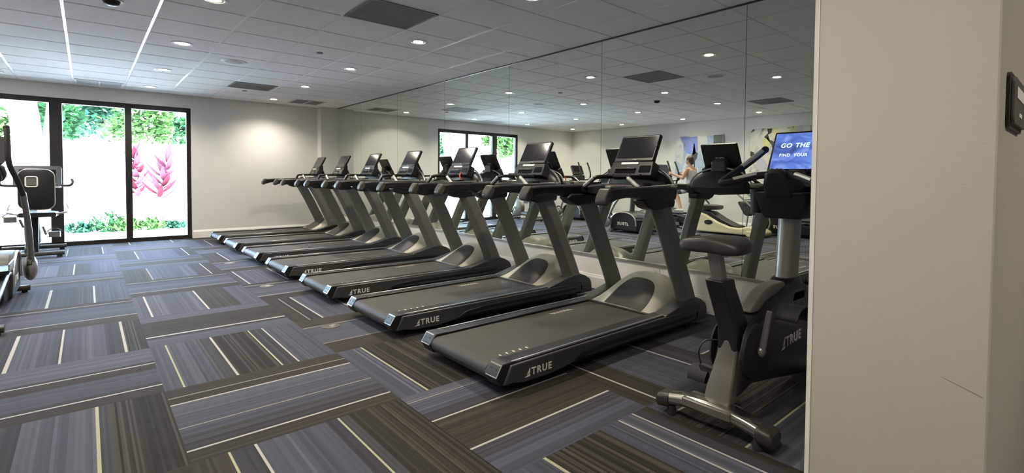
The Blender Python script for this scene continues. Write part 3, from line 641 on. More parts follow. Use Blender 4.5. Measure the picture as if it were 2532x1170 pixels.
# ------------------------------------------------------------------ elliptical trainer (local: user faces +y)
def make_elliptical():
    t = thing('elliptical_trainer', '', 'elliptical trainer')
    for y, w_ in ((-.80,.30),(.93,.33)):
        bm = new(); loft(bm, [[(x, y+a, .045+b) for a, b in rrect(.08,.05,.018,3)] for x in (-w_,w_)]); sb = link('stabilizer_bar', bm, dgrey, t)
        for s in (-1,1):
            bm = new(); lathe(bm, [(.001,0),(.022,0),(.022,.03),(.001,.03)], c=(s*(w_-.04),y,0), seg=12); link('levelling_foot', bm, rubber, sb)
    bm = new(); loft(bm, [[(a, y, .085+b) for a, b in rrect(.11,.07,.02,3)] for y in (-.82,.45)]); link('base_rail', bm, dgrey, t)
    # drum housing: rounded dome with rim and logo on both flanks
    def dome(y0,y1,h,n=18):
        c = (y0+y1)/2; r = (y1-y0)/2
        return [(c-r, .05)] + [(c-r*math.cos(PI*k/n)*(1 if k else 1), .16+(h-.16)*max(0,math.sin(PI*k/n))**.62) for k in range(n+1)] + [(c+r, .05)]
    bm = new(); prism(bm, dome(.28,1.0,.45), -.26, .26, 'x'); hs = link('drive_housing', bm, blk, t, bev=.03, seg=3)
    for s in (-1,1):
        bm = new(); rim = dome(.31,.97,.435)[1:-1]; tube(bm, [(s*.262,y,z) for y,z in rim], .013, 8); link('rim_trim', bm, silver, hs)
        ex = (0,1,0) if s > 0 else (0,-1,0)
        brand(hs, (s*.2605, .64-.155*(1 if s > 0 else -1), .165), ex, (0,0,1), .062)
    bm = new(); loft(bm, [[(a, y, z+b) for a, b in rrect(w_,h_,.05,4)] for y, z, w_, h_ in ((.12,.15,.44,.22),(.30,.17,.48,.27),(.55,.22,.46,.30))]); link('rear_cowl', bm, blk, t, bev=.01)
    # mast, console
    bm = new(); tube(bm, smooth_path([(0,.62,.40),(0,.60,.75),(0,.66,1.18)]), [.062,.045], 14); link('mast', bm, dgrey, t)
    bm = new(); M = Matrix.Translation((0,.68,1.36)) @ Matrix.Rotation(R(-24), 4, 'X')
    loft(bm, [[M @ Vector((a, y, b)) for a, b in rrect(w_,.27,.03,3)] for y, w_ in ((-.025,.42),(.03,.38))]); cs = link('console', bm, blk, t)
    bm = new(); loft(bm, [[M @ Vector((a, y, b)) for a, b in rrect(.34,.17,.008,2,cy=.025)] for y in (-.024,-.027)]); link('console_screen', bm, screen_m, cs)
    bm = new(); loft(bm, [[(a, .62+o, z) for a, o in ((-w_,-.05),(w_,-.05),(w_,.07),(-w_,.07))] for z, w_ in ((1.08,.19),(1.14,.22),(1.23,.20))]); link('accessory_tray', bm, blk, t, bev=.02)
    for s in (-1,1):
        bm = new(); tube(bm, smooth_path([(s*.05,.60,1.10),(s*.17,.47,1.10),(s*.19,.36,1.13),(s*.17,.33,1.22)]), .016, 10); link('fixed_handle', bm, rubber, t)
        o = .05*s   # arms swing in opposite directions
        bm = new(); tube(bm, smooth_path([(s*.335,1.0,.26),(s*.335,.80,.62),(s*.325,.50-o,.98)]), [.026,.022], 12); ar = link('swing_arm', bm, lgrey, t)
        bm = new(); tube(bm, smooth_path([(s*.325,.50-o,.96),(s*.30,.44-o,1.08),(s*.255,.36-o,1.24),(s*.245,.40-o,1.42),(s*.235,.46-o,1.56)]), .020, 12); ell(bm, (s*.235,.46-o,1.56), .023,.023,.02, 12, 8); link('hand_grip', bm, rubber, ar)
        bm = new(); ell(bm, (s*.325,1.06,.22), .055,.13,.125, 20, 12); lc = link('link_cover', bm, lgrey, t)
        bm = new(); tube(bm, [(s*.325,1.06+.132*math.cos(R(a)),.22+.128*math.sin(R(a))) for a in range(20,161,10)], .02, 8); link('cover_band', bm, blk, lc)
        zp = .36 if s > 0 else .22; yp = .10 if s > 0 else -.20
        bm = new(); tube(bm, [(s*.235,.50,.26),(s*.235,.15,.24 if s < 0 else .30),(s*.225,-.55,.16)], .024, 10); link('foot_link', bm, dgrey, t)
        bm = new(); loft(bm, [[(s*.19+a, yp+b, zp+z) for a, b in rrect(w_,.40,.05,3)] for z, w_ in ((-.035,.13),(-.02,.165),(0,.165))]); pd = link('foot_plate', bm, blk, t)
        bm = new(); loft(bm, [[(s*.19+a, yp+b, zp+z) for a, b in ((s*.075,-.17),(s*.083,-.17),(s*.083,.19),(s*.075,.19))] for z in (-.01,.05)]); link('toe_guard', bm, lgrey, pd)
        bm = new(); tube(bm, [(s*.235,yp,zp-.03),(s*.235,yp,.22)], .02, 8); link('foot_post', bm, dgrey, pd)
        bm = new(); lathe(bm, [(.001,-.016),(.03,-.016),(.03,.016),(.001,.016)], c=(s*.225,-.56,.145), seg=14, axis='x'); link('roller', bm, blk, t)
    return t
EG = 'elliptical trainers on the picture-wall side'
e0 = make_elliptical(); e0['group'] = EG; e0.location = (-.75, 6.02, 0)
e0['label'] = 'elliptical trainer at the left photo edge, nearest the open carpet, wide logo on its drum'
dup(e0, (-2.7, 6.50, 0), 'elliptical trainer a woman in a tank top is exercising on, below the blue painting')
dup(e0, (-2.25, 9.02, 0), 'elliptical trainer nearest the window wall, its drum housing catching the daylight')
dup(e0, (-2.72, 3.58, 0), 'elliptical trainer beyond the pale stretching machine, low at the mirror edge by the bike', skip=('console','accessory_tray','mast'))

# ------------------------------------------------------------------ recumbent bike by the glass doors (rider faces +y)
t = thing('recumbent_bike', 'dark recumbent bike with a rounded shield backrest, in front of the glass doors', 'exercise bike', (-.58, 9.65, 0))
for y in (0., .92):
    bm = new(); loft(bm, [[(x, y+a, .055+b) for a, b in rrect(.075,.055,.02,3)] for x in (-.34,.34)]); sb = link('stabilizer_bar', bm, dgrey, t)
    for s in (-1,1):
        bm = new(); lathe(bm, [(.001,0),(.03,0),(.026,.03),(.001,.03)], c=(s*.29,y,0), seg=12); link('levelling_foot', bm, rubber, sb)
bm = new(); loft(bm, [[(a, y, z+b) for a, b in rrect(.10,.10,.03,3)] for y, z in ((-.03,.10),(.2,.20),(.55,.22),(.95,.10))]); link('main_rail', bm, dgrey, t)
bm = new(); loft(bm, [[(a+.02, y, z) for a, y in rrect(w_,.12,.03,3,cy=.06)] for z, w_ in ((.06,.12),(.35,.13),(.60,.14))]); link('seat_column', bm, blk, t)
bm = new(); loft(bm, [[(.09+a, y, .94+b) for a, b in rrect(w_,h_,.10,6)] for y, w_, h_ in ((-.30,.28,.46),(-.285,.335,.53),(-.25,.345,.54),(-.235,.32,.52))]); bc = link('backrest', bm, blk, t)
bm = new(); ol = [(.09+a, -.278, .94+b) for a, b in rrect(.345,.54,.10,6)]; tube(bm, ol+[ol[0]], .007, 6); link('edge_piping', bm, silver, bc)
bm = new(); ol = [(.045+a, -.305, 1.045+b) for a, b in rrect(.11,.13,.02,3)]; tube(bm, ol+[ol[0]], .009, 6); link('badge_frame', bm, trim_m, bc)
bm = new(); loft(bm, [[(.045+a, y, 1.045+b) for a, b in rrect(.09,.10,.01,2)] for y in (-.302,-.297)]); link('badge_plate', bm, lgrey, bc)
bm = new(); loft(bm, [[(.09+a, y, .60+b) for a, b in rrect(w_,.06,.02,3)] for y, w_ in ((-.22,.36),(.08,.40),(.22,.30))]); link('seat_pad', bm, seat_m, t)
for s in (-1,1):
    bm = new(); tube(bm, smooth_path([(.09+s*.15,-.12,.60),(.09+s*.27,-.05,.62),(.09+s*.30,.10,.64),(.09+s*.28,.22,.72)]), .014, 8); link('side_handle', bm, lgrey, t)
bm = new(); tube(bm, smooth_path([(0,.62,.30),(0,.66,.75),(0,.62,1.08)]), [.05,.04], 12); link('mast', bm, dgrey, t)
bm = new(); M = Matrix.Translation((.06,.60,1.11)) @ Matrix.Rotation(R(-15),4,'X'); loft(bm, [[M @ Vector((a,y,b)) for a,b in rrect(.50,.31,.03,3)] for y in (-.02,.03)]); cs = link('console', bm, mat('grey_console',(.08,.09,.10),.3), t)
bm = new(); loft(bm, [[M @ Vector((a,y,b)) for a,b in rrect(.38,.20,.01,2)] for y in (-.0195,-.0225)]); link('console_screen', bm, screen_m, cs)
bm = new(); ol = [Vector(M @ Vector((a,-.03,b))) for a,b in rrect(.53,.34,.04,3)][-8:] ; tube(bm, ol, .006, 6); link('console_rail', bm, silver, cs)
bm = new(); tube(bm, smooth_path([(.09+.22,.45,.98),(.40,.40,.985),(.43,.44,1.03),(.42,.50,1.07)]), .017, 8); link('hand_grip', bm, rubber, t)
bm = new(); tube(bm, smooth_path([(.09-.22,.45,.98),(-.28,.40,.985),(-.31,.44,1.03),(-.30,.50,1.07)]), .017, 8); link('hand_grip', bm, rubber, t)
bm = new(); lathe(bm, [(.001,-.08),(.20,-.08),(.24,-.05),(.24,.05),(.20,.08),(.001,.08)], c=(0,.62,.36), seg=28, axis='x'); link('flywheel_cover', bm, mgrey, t)
for s in (-1,1):
    y, z = (.55,.50) if s < 0 else (.66,.26)
    bm = new(); tube(bm, [(s*.10,.62,.38),(s*.13,y,z)], .015, 8); cr = link('crank_arm', bm, silver, t)
    bm = new(); loft(bm, [[(s*.22+a, y+b, z+c) for a, b in rrect(.13,.11,.02,2)] for c in (-.04,.04)]); pd = link('pedal', bm, lgrey, cr)
    bm = new(); tube(bm, [(s*.22+.075*math.cos(R(a)), y, z+.03+.055*math.sin(R(a))) for a in range(0,181,20)], .008, 6); link('pedal_strap', bm, blk, pd)

# ------------------------------------------------------------------ stretching machine by the picture wall (along y)
t = thing('stretching_machine', 'cream stretching machine with black seat, kneepads and handle tubes, in the mirror beside the bike', 'stretching machine', (-2.05, 5.05, 0))
side = [(-.72,.03),(.74,.03),(.78,.10),(.76,.42),(.70,.46),(.50,.40),(.20,.25),(-.05,.17),(-.28,.16),(-.40,.205),(-.52,.20),(-.72,.135),(-.76,.08)]
bm = new(); prism(bm, side, -.20, .20, 'x'); bs = link('base_shell', bm, beige_p, t, bev=.03, seg=3)
bm = new(); lathe(bm, [(.001,0),(.05,0),(.05,.01),(.001,.01)], c=(.195,.42,.24), seg=24, axis='x'); 
for v in bm.verts: v.co.y = .42+(v.co.y-.42)*1.9
link('oval_port', bm, blk, bs)
bm = new(); prism(bm, [(-.58,.0),(-.44,.0),(-.40,.03),(-.40,.12),(-.56,.12),(-.60,.07)], -.23, .23, 'x'); link('front_foot', bm, beige_p, bs, bev=.02)
bm = new(); prism(bm, [(.76,.45),(.62,.49),(.40,.45),(.15,.31),(-.10,.21),(-.22,.19),(-.22,.165),(0,.185),(.25,.27),(.5,.40),(.74,.40)], -.15, .15, 'x'); link('curved_rail', bm, blk, t, bev=.012)
bm = new(); loft(bm, [[(a, .50+b, z) for a, b in rrect(w_,d_,.05,3)] for z, w_, d_ in ((.50,.32,.40),(.53,.38,.46),(.585,.40,.44),(.60,.30,.30))]); st = link('seat_pad', bm, seat_m, t)
bm = new(); tube(bm, [(0,.55,.44),(0,.52,.52)], .05, 12); link('seat_post', bm, blk, st)
bm = new(); tube(bm, smooth_path([(0,.52,.62),(0,.60,.70),(0,.62,.72)]), .02, 8); tube(bm, [(-.16,.62,.72),(.16,.62,.72)], .022, 10); link('seat_handle', bm, rubber, t)
for s in (-1,1):
    bm = new(); loft(bm, [[(s*.13+a, -.30-.11*k+b, .62-.18*k) for a, b in rrect(.15,w_,.03,3)] for k, w_ in ((-.45,.05),(-.3,.12),(.9,.13),(1.1,.08))]); kp = link('knee_pad', bm, purplish, t, bev=.01)
    bm = new(); tube(bm, [(s*.13,-.40,.44),(s*.12,-.36,.16)], .016, 8); link('pad_post', bm, lgrey, kp)
    bm = new(); tube(bm, smooth_path([(s*.22,.05,1.02),(s*.22,-.10,.95),(s*.21,-.55,.55),(s*.20,-.70,.30),(s*.20,-.64,.10)],5), .019, 10); hb = link('handle_tube', bm, lgrey, t)
    bm = new(); tube(bm, [(s*.22,.09,1.06),(s*.22,-.04,.985)], .025, 10); link('hand_grip', bm, rubber, hb)
bm = new(); tube(bm, [(-.22,-.12,.93),(.22,-.12,.93)], .014, 8); tube(bm, [(-.21,-.35,.74),(.21,-.35,.74)], .014, 8); link('cross_tube', bm, lgrey, t)

# ------------------------------------------------------------------ person on the elliptical (faces +y)
PX_, PY_ = -2.7, 6.50
skin = mat('skin', (.55,.31,.21), .55, var=.05, scale=30); hair_m = mat('brown_hair', (.045,.022,.013), .55, var=.3, scale=60)
top_m = mat('patterned_tank_top', (.50,.48,.50), .8, var=.6, scale=45); short_m = mat('pale_print_shorts', (.62,.63,.56), .8, var=.22, scale=40); shoe_m = mat('cream_shoe', (.70,.66,.58), .6)
dark_sh = mat('dark_legging', (.06,.035,.045), .7)
pr_ = thing('person', 'person with short brown hair, patterned tank top and pale shorts, striding on an elliptical', 'person', (PX_, PY_, 0))
J = dict(pel=(0,-.10,.985), wai=(0,-.105,1.10), che=(0,-.09,1.29), nek=(0,-.07,1.43), hd=(0,-.045,1.535))
def cap(bm, a, b, ra, rb, seg=12):
    a, b = Vector(a), Vector(b); tube(bm, [a, a.lerp(b,.5), b], [ra, (ra+rb)/2*1.03, rb], seg); ell(bm, a, ra,ra,ra, seg, 8); ell(bm, b, rb,rb,rb, seg, 8)
def torso(bm, off, z0, z1):
    rings = []
    for z, y, rx, ry in ((.90,-.10,.150,.115),(.98,-.105,.168,.125),(1.05,-.105,.150,.110),(1.12,-.105,.130,.098),(1.20,-.10,.138,.105),(1.29,-.09,.155,.115),(1.36,-.085,.160,.100),(1.41,-.08,.120,.075),(1.44,-.075,.060,.055)):
        if z < z0-.001 or z > z1+.001: continue
        rings.append([((rx+off)*math.cos(2*PI*k/24), y+(ry+off)*math.sin(2*PI*k/24), z) for k in range(24)])
    loft(bm, rings)
def rem(o, v):
    r = o.modifiers.new('remesh','REMESH'); r.mode = 'VOXEL'; r.voxel_size = v; r.use_smooth_shade = True
    s = o.modifiers.new('smooth','SMOOTH'); s.factor = .5; s.iterations = 3
bm = new(); torso(bm, 0, .9, 1.44)
cap(bm, (0,-.07,1.41), (0,-.055,1.49), .052, .048)
ell(bm, (0,-.045,1.585), .071,.088,.102, 20, 14); ell(bm, (0,.000,1.545), .052,.050,.062, 16, 10)            # skull, jaw
ell(bm, (0,.043,1.575), .0125,.017,.022, 10, 8); ell(bm, (0,.034,1.590), .040,.014,.008, 12, 6)                # nose, brow
ell(bm, (0,.041,1.535), .020,.009,.006, 10, 6); ell(bm, (0,.030,1.508), .018,.016,.012, 10, 6)                 # lips, chin
for s in (-1,1):
    ell(bm, (s*.072,-.040,1.575), .010,.020,.030, 10, 8)                                                         # ear
    ell(bm, (s*.026,.030,1.583), .011,.010,.007, 10, 6)                                                          # eye
    o = .05*s; hand = Vector((s*.272, .355-o, 1.275)); sh = Vector((s*.165,-.085,1.365)); eb = Vector((s*.235, .02-o*.6, 1.165))
    cap(bm, sh, eb, .050, .038); cap(bm, eb, hand+Vector((s*.0,-.055,-.01)), .038, .026)
    # hand closed round the grip: palm, four curled fingers, thumb from the side
    ell(bm, hand+Vector((s*.018,-.022,0)), .020,.042,.040, 12, 8)
    for f, (dz, ln) in enumerate(((.036,.92),(.014,1.),(-.008,.96),(-.030,.80))):
        c = hand+Vector((0,.0,dz)); pts = [c+Vector((s*.030*math.cos(R(a)), .032*math.sin(R(a)), 0)) for a in (-15, 35, 85, 85+60*ln, 85+105*ln)]
        tube(bm, pts, [.0098,.0095,.009,.0085,.007], 8)
    tube(bm, [hand+Vector((s*.012,-.035,.03)), hand+Vector((-s*.012,-.03,.042)), hand+Vector((-s*.030,-.004,.045)), hand+Vector((-s*.022,.02,.044))], [.012,.0105,.0095,.007], 8)
    yp, zp = (.10,.36) if s > 0 else (-.20,.22)
    hip = Vector((s*.085,-.10,.94)); kn = Vector((s*.17,.235,.815)) if s > 0 else Vector((s*.15,.00,.615)); an = Vector((s*.19,yp-.04,zp+.085))
    cap(bm, hip, kn, .088, .056); mid = kn.lerp(an,.32)+Vector((0,-.022,0)); cap(bm, kn, mid, .054, .053); cap(bm, mid, an, .053, .035)
    cap(bm, an, an+Vector((0,.12,-.05)), .036, .028)
bd = link('body', bm, skin, pr_); rem(bd, .0075)
bm = new(); ell(bm, (0,-.060,1.603), .081,.094,.098, 22, 16); ell(bm, (0,-.105,1.545), .066,.050,.060, 16, 10)
bmesh.ops.bisect_plane(bm, geom=bm.verts[:]+bm.edges[:]+bm.faces[:], plane_co=(0,.022,1.60), plane_no=(0,1,-.45), clear_outer=True)
bmesh.ops.holes_fill(bm, edges=bm.edges); hr = link('hair', bm, hair_m, pr_); rem(hr, .009)
bm = new(); torso(bm, .010, .98, 1.36)
for s in (-1,1): tube(bm, smooth_path([(s*.085,.015,1.33),(s*.082,-.02,1.425),(s*.080,-.10,1.425),(s*.075,-.185,1.33)]), .014, 8)
tp_ = link('tank_top', bm, top_m, pr_); rem(tp_, .009)
bm = new(); torso(bm, .012, .90, 1.05)
for s in (-1,1):
    hip = Vector((s*.085,-.10,.94)); kn = Vector((s*.17,.235,.815)) if s > 0 else Vector((s*.15,.00,.615)); cap(bm, hip, hip.lerp(kn,.42), .100, .092)
so_ = link('shorts', bm, short_m, pr_); rem(so_, .009)
bm = new()
for s in (1,):
    hip = Vector((s*.085,-.10,.94)); kn = Vector((s*.17,.235,.815)); tube(bm, [hip.lerp(kn,.3), hip.lerp(kn,.78)], [.092,.070], 14)
lg = link('under_shorts', bm, dark_sh, pr_)
for s in (-1,1):
    yp, zp = (.10,.36) if s > 0 else (-.20,.22); an = Vector((s*.19,yp-.04,zp))
    bm = new(); rings = []
    for dy, w_, h_ in ((-.075,.030,.06),(-.05,.072,.085),(.0,.074,.098),(.06,.082,.075),(.12,.088,.058),(.165,.075,.046),(.19,.03,.03)):
        rings.append([(an.x+a, an.y+dy, an.z+.003+h_/2+b) for a, b in rrect(w_,h_,min(w_,h_)*.42,3)])
    loft(bm, rings); link('shoe', bm, shoe_m, pr_)
# ------------------------------------------------------------------ canvases on the picture wall
def art(seed, base, cols, scale):
    m = bpy.data.materials.new('canvas_paint'); m.use_nodes = True; nt = m.node_tree; b = nt.nodes['Principled BSDF']; b.inputs['Roughness'].default_value = .7
    tc = nt.nodes.new('ShaderNodeTexCoord'); prev = None
    for k, (col, lo, sc) in enumerate(cols):
        mp = nt.nodes.new('ShaderNodeMapping'); mp.inputs['Location'].default_value = (seed+k*3.1, k*1.7, seed*.3+k); mp.inputs['Scale'].default_value = (1, sc[0]*scale, sc[1]*scale)
        nz = nt.nodes.new('ShaderNodeTexNoise'); nz.inputs['Scale'].default_value = 1.; nz.inputs['Detail'].default_value = 5; nz.inputs['Roughness'].default_value = .62; nz.inputs['Distortion'].default_value = .6
        cr = nt.nodes.new('ShaderNodeValToRGB'); cr.color_ramp.elements[0].position = lo; cr.color_ramp.elements[1].position = lo+.05
        mx = nt.nodes.new('ShaderNodeMix'); mx.data_type = 'RGBA'
        nt.links.new(tc.outputs['Object'], mp.inputs[0]); nt.links.new(mp.outputs[0], nz.inputs['Vector']); nt.links.new(nz.outputs['Fac'], cr.inputs[0]); nt.links.new(cr.outputs[0], mx.inputs[0])
        if prev: nt.links.new(prev, mx.inputs[6])
        else: mx.inputs[6].default_value = (*base, 1)
        mx.inputs[7].default_value = (*col, 1); prev = mx.outputs[2]
    nt.links.new(prev, b.inputs['Base Color']); return m
def canvas(y0_, y1_, z0_, z1_, m, label, extra):
    t = thing('abstract_painting', label, 'painting', (XL, (y0_+y1_)/2, (z0_+z1_)/2), 0, 'abstract canvases')
    w_, h_ = (y1_-y0_)/2, (z1_-z0_)/2
    bm = new(); box(bm, .0003, .040, -w_, w_, -h_, h_); link('stretched_canvas', bm, m, t, bev=.003, smooth=False)
    for nm, col, pts in extra:
        bm = new(); loft(bm, [[(x_, a*w_, b*h_) for a, b in pts] for x_ in (.0395,.0412)]); link(nm, bm, mat('paint_'+nm, col, .7, var=.35, scale=9), t, smooth=False)
aw = art(2.3, (.70,.70,.69), [((.36,.46,.60),.50,(2.4,1.6)),((.16,.21,.44),.56,(2.,1.5)),((.10,.09,.10),.60,(3.5,1.2)),((.62,.62,.5),.66,(2.,3.))], 1.)
canvas(5.96, 7.24, 1.245, 2.215, aw, 'white abstract canvas with a blue block and black strokes, above the exercising woman',
    (('blue_block', (.16,.20,.46), [(.52,.95),(.05,.97),(.02,.25),(.18,.05),(.45,.10),(.58,.3)]), ('pale_blue_wash', (.38,.48,.60), [(.0,.2),(-.10,.22),(-.30,-.85),(.0,-.9)]),
     ('black_stroke', (.03,.03,.035), [(.20,.62),(.17,.62),(.12,.2),(.02,.1),(.06,-.15),(.14,-.3),(.13,-.9),(.16,-.9),(.20,-.25),(.30,-.05),(.24,.15)]), ('grey_block', (.13,.14,.14), [(-.62,.98),(-.98,.98),(-.98,.5),(-.62,.5)]), ('sky_block', (.36,.44,.60), [(-.38,.95),(-.60,.95),(-.60,.35),(-.38,.4)])))
ay = art(7.7, (.70,.69,.60), [((.60,.58,.32),.54,(2.2,1.8)),((.48,.47,.53),.54,(2.4,2.)),((.07,.065,.06),.60,(3.,2.2))], 1.)
canvas(4.02, 5.31, 1.245, 2.285, ay, 'white and yellow abstract canvas with black strokes, partly behind the lit bike screen',
    (('yellow_patch', (.62,.60,.25), [(.52,.55),(.36,.62),(.28,.35),(.34,.12),(.50,.1)]), ('black_stroke', (.03,.03,.03), [(.40,.98),(.22,.98),(.24,.8),(.36,.72),(.30,.5),(.14,.42),(.10,.1),(.20,.1),(.24,.3),(.40,.55),(.50,.62),(.36,.8)]), ('black_streak', (.04,.04,.04), [(.97,.05),(.85,.0),(.72,-.3),(.80,-.35),(.97,-.15)])))
# ------------------------------------------------------------------ garden outside the glass doors
bm = new(); box(bm, -9, 9, YB+.2, 40, -.2, -.015); pg = struct('patio_ground', bm, mat('pale_patio', (.72,.70,.66), .85, var=.06, scale=12), smooth=False)
bm = new(); box(bm, -9, 9, 15.0, 15.2, -.1, 1.80); box(bm, -9, 9, 14.97, 15.23, 1.80, 1.86); gw = struct('garden_wall', bm, mat('white_render', (.82,.81,.79), .8, var=.03), smooth=False)
leafm = [mat('leaf_green', (.022,.070,.026), .8, spec=.08, var=.35, scale=3), mat('leaf_bright', (.05,.105,.028), .8, spec=.08, var=.3, scale=3), mat('leaf_blue_green', (.019,.062,.036), .8, spec=.08, var=.3, scale=3)]
def blade(bm, base, tip, w_, bend=(0,0,0), mi=0, n=5):
    base, tip, bend = Vector(base), Vector(tip), Vector(bend); d = tip-base
    s = d.cross(Vector((0,.35,1))); s = s.normalized() if s.length > 1e-4 else Vector((1,0,0)); prev = None
    for k in range(n+1):
        u = k/n; c = base+d*u+bend*(u*(1-u)*4); wd = w_*math.sin(PI*min(1,.08+u*.95))**.8*.5; nz = d.cross(s).normalized()*wd*.25
        cur = [bm.verts.new(c-s*wd+nz), bm.verts.new(c), bm.verts.new(c+s*wd+nz)]
        if prev:
            for i in (0,1): bm.faces.new((prev[i],prev[i+1],cur[i+1],cur[i])).material_index = mi
        prev = cur
def shrub(x, y, z, rx, ry, rz, n, m, label, trunk=True, size=.16, seed=1):
    g = random.Random(seed); t = thing('hedge_tree', label, 'tree', (x,y,-.015), 0, 'trees behind the garden wall')
    bm = new(); cl = [(g.uniform(-.8,.8)*rx, g.uniform(-.7,.7)*ry, z+g.uniform(-.75,.75)*rz, g.uniform(.18,.45)) for _ in range(16)]
    for k in range(n):
        cx_, cy_, cz_, r_ = cl[g.randrange(len(cl))]
        d = Vector((g.gauss(0,1), g.gauss(0,1), g.gauss(0,1))).normalized()*r_*g.uniform(.5,1.0); p = Vector((cx_,cy_,cz_))+d
        q = p+Vector((g.uniform(-1,1), g.uniform(-1,1), g.uniform(-.8,.5))).normalized()*size*g.uniform(.6,1.2); blade(bm, p, q, size*.55, mi=0, n=3)
    link('foliage', bm, m, t)
    bm = new(); tube(bm, smooth_path([(0,0,0),(.04,0,z*.5),(-.03,.03,z)]), [.07,.04], 8)
    for a in cl[:8]: tube(bm, [(0,.02,z*.7), (a[0],a[1],a[2])], [.03,.012], 6)
    link('trunk', bm, mat('bark', (.22,.17,.12), .9, var=.3), t)
shrub(-.62,16.2,2.4,.55,.5,.45,1600,leafm[0],'rounded green tree over the garden wall, left of the thick door post',seed=3)
shrub(.42,17.9,2.85,.85,.5,.85,2400,leafm[2],'dense dark green tree over the garden wall, just right of the thick door post',seed=4)
shrub(1.12,16.2,2.45,.62,.45,.5,1500,leafm[1],'loose light green tree over the garden wall, behind the middle mullion',seed=5)
shrub(2.1,17.5,2.35,.65,.4,.42,1200,leafm[0],'low sparse green tree over the garden wall at the right pane',seed=6)
shrub(-1.85,17.6,2.6,.7,.5,.6,1100,leafm[1],'green tree over the garden wall at the left photo edge',seed=8)
shrub(-3.4,19.6,2.5,.7,.45,.6,1500,leafm[2],'blue-green tree over the garden wall, left of the door view and seen in the mirror',seed=9)
shrub(-4.95,16.4,2.55,.95,.5,.65,2600,leafm[1],'broad bright green tree over the garden wall, seen through the mirrored right pane',seed=10)
# pale multi-stem trunk
t = thing('palm_trunk', 'pale thick leaning tree trunk outside the left glass pane', 'tree', (-.72,13.6,-.015))
bm = new(); tube(bm, smooth_path([(.10,0,0),(.02,.0,1.0),(-.10,0,1.9),(-.22,.05,3.2),(-.30,.1,4.4)]), [.26,.17], 14); link('trunk', bm, mat('pale_bark', (.12,.112,.105), .85, var=.16, scale=6, bump=.5), t)
bm = new(); tube(bm, smooth_path([(.02,.0,1.0),(.22,.05,2.0),(.30,.1,2.8),(.55,.1,4.0)]), [.13,.08], 12); link('side_limb', bm, MATS['pale_bark'], t)
# red cordylines
redm = mat('red_leaf', (.062,.008,.017), .8, spec=.08, var=.4, scale=5); pinkm = mat('pink_leaf', (.105,.034,.052), .8, spec=.08, var=.35, scale=5)
def ti(x, y, h, lean, label, seed, wd):
    g = random.Random(seed); t = thing('cordyline', label, 'plant', (x,y,-.015), 0, 'red cordylines against the garden wall')
    top = Vector((lean, 0, h)); bm = new(); tube(bm, smooth_path([(0,0,0),(lean*.25,0,h*.35),top*.8]), [.016,.010], 8); link('stem', bm, mat('cane',(.25,.16,.14),.8), t)
    bm = new(); n = 30
    for k in range(n):
        u = .40+.58*k/n; p = Vector((lean*(u**1.3), 0, h*u)); a = k*2.4; out = Vector((math.cos(a), .7*math.sin(a), .75+.5*u)).normalized()
        if k > n-5: out = Vector((.25*math.cos(a)+lean*.3, .2*math.sin(a), 1)).normalized()
        L_ = wd*g.uniform(.75,1.15); blade(bm, p, p+out*L_, .115, (0,0,-.03), mi=0 if g.random() < .5 else 1)
    link('leaves', bm, [redm, pinkm], t)
ti(.80,13.6,1.60,-.03,'upright red-leaved plant outside, half hidden behind the middle mullion',21,.30)
ti(1.08,13.95,1.50,.32,'larger pink-red leaved plant outside, leaning right behind the right pane',22,.46)
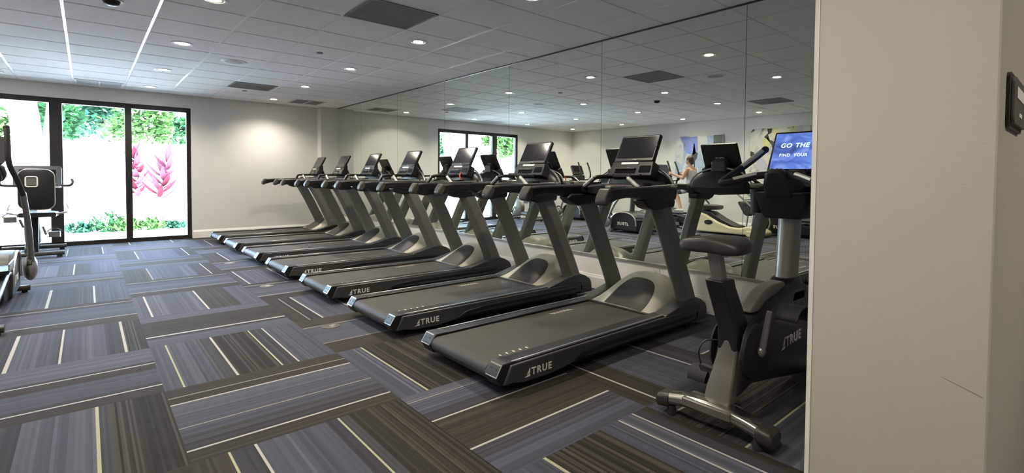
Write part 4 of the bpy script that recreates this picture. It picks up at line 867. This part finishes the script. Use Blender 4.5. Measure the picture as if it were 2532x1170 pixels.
# low ground cover
for k, (x, y, r_, h_, m, lab) in enumerate(((-.10,13.5,.30,.22,leafm[2],'low leafy ground plant outside beside the thick door post'),(.32,13.45,.33,.42,leafm[0],'tallest green ground plant outside, left of the red plant'),(.62,13.35,.28,.30,leafm[1],'bright yellow-green ground plant outside by the middle mullion'),(1.02,13.4,.24,.26,leafm[1],'small green ground plant outside under the leaning red plant'),(1.42,13.45,.22,.14,leafm[2],'sparse low ground plant outside near the right door frame'))):
    g = random.Random(50+k); t = thing('ground_plant', lab, 'plant', (x,y,-.015), 0, 'ground plants along the garden wall')
    bm = new()
    for q in range(230):
        a = g.uniform(0,2*PI); b = g.uniform(0,1)**.6*r_; hh = h_*(1-(b/r_)**2*.7); p = Vector((b*math.cos(a), b*math.sin(a)*.6, hh*g.uniform(0,.85))); e = p+Vector((g.uniform(-.09,.09), g.uniform(-.06,.06), g.uniform(.01,.10)*(1+hh))); blade(bm, p, e, g.uniform(.03,.06), (0,0,.015), n=3)
    bmesh.ops.create_cone(bm, cap_ends=True, segments=10, radius1=r_*.5, radius2=r_*.3, depth=.03, matrix=Matrix.Translation((0,0,.015)))
    link('leaves', bm, m, t)
SKY = 4.6; SUN = 44.
# ------------------------------------------------------------------ daylight and view
W = bpy.data.worlds.new('sky'); S.world = W; W.use_nodes = True; nt = W.node_tree; bg = nt.nodes['Background']
sk = nt.nodes.new('ShaderNodeTexSky'); sk.sky_type = 'NISHITA'; sk.sun_disc = False; sk.sun_elevation = R(55); sk.sun_rotation = R(150); sk.air_density = 1.3; sk.dust_density = .6; sk.ozone_density = 3
nt.links.new(sk.outputs[0], bg.inputs[0]); bg.inputs[1].default_value = SKY
sl = bpy.data.lights.new('sun', 'SUN'); sl.energy = SUN; sl.angle = R(1); sl.color = (1,.96,.9); so = bpy.data.objects.new('sun', sl); COL.objects.link(so)
so.rotation_euler = Vector((-.75,.12,-1.)).to_track_quat('-Z','Y').to_euler()
S.view_settings.view_transform = 'Standard'; S.view_settings.look = 'None'; S.view_settings.exposure = 1.5; S.view_settings.gamma = 1.
S.view_settings.use_curve_mapping = False
S.cycles.use_denoising = True; S.cycles.max_bounces = 12; S.cycles.diffuse_bounces = 7; S.cycles.glossy_bounces = 5; S.cycles.transparent_max_bounces = 8
S.cycles.sample_clamp_indirect = 4.; S.cycles.caustics_reflective = True; S.cycles.blur_glossy = 1.5; S.cycles.caustics_refractive = False
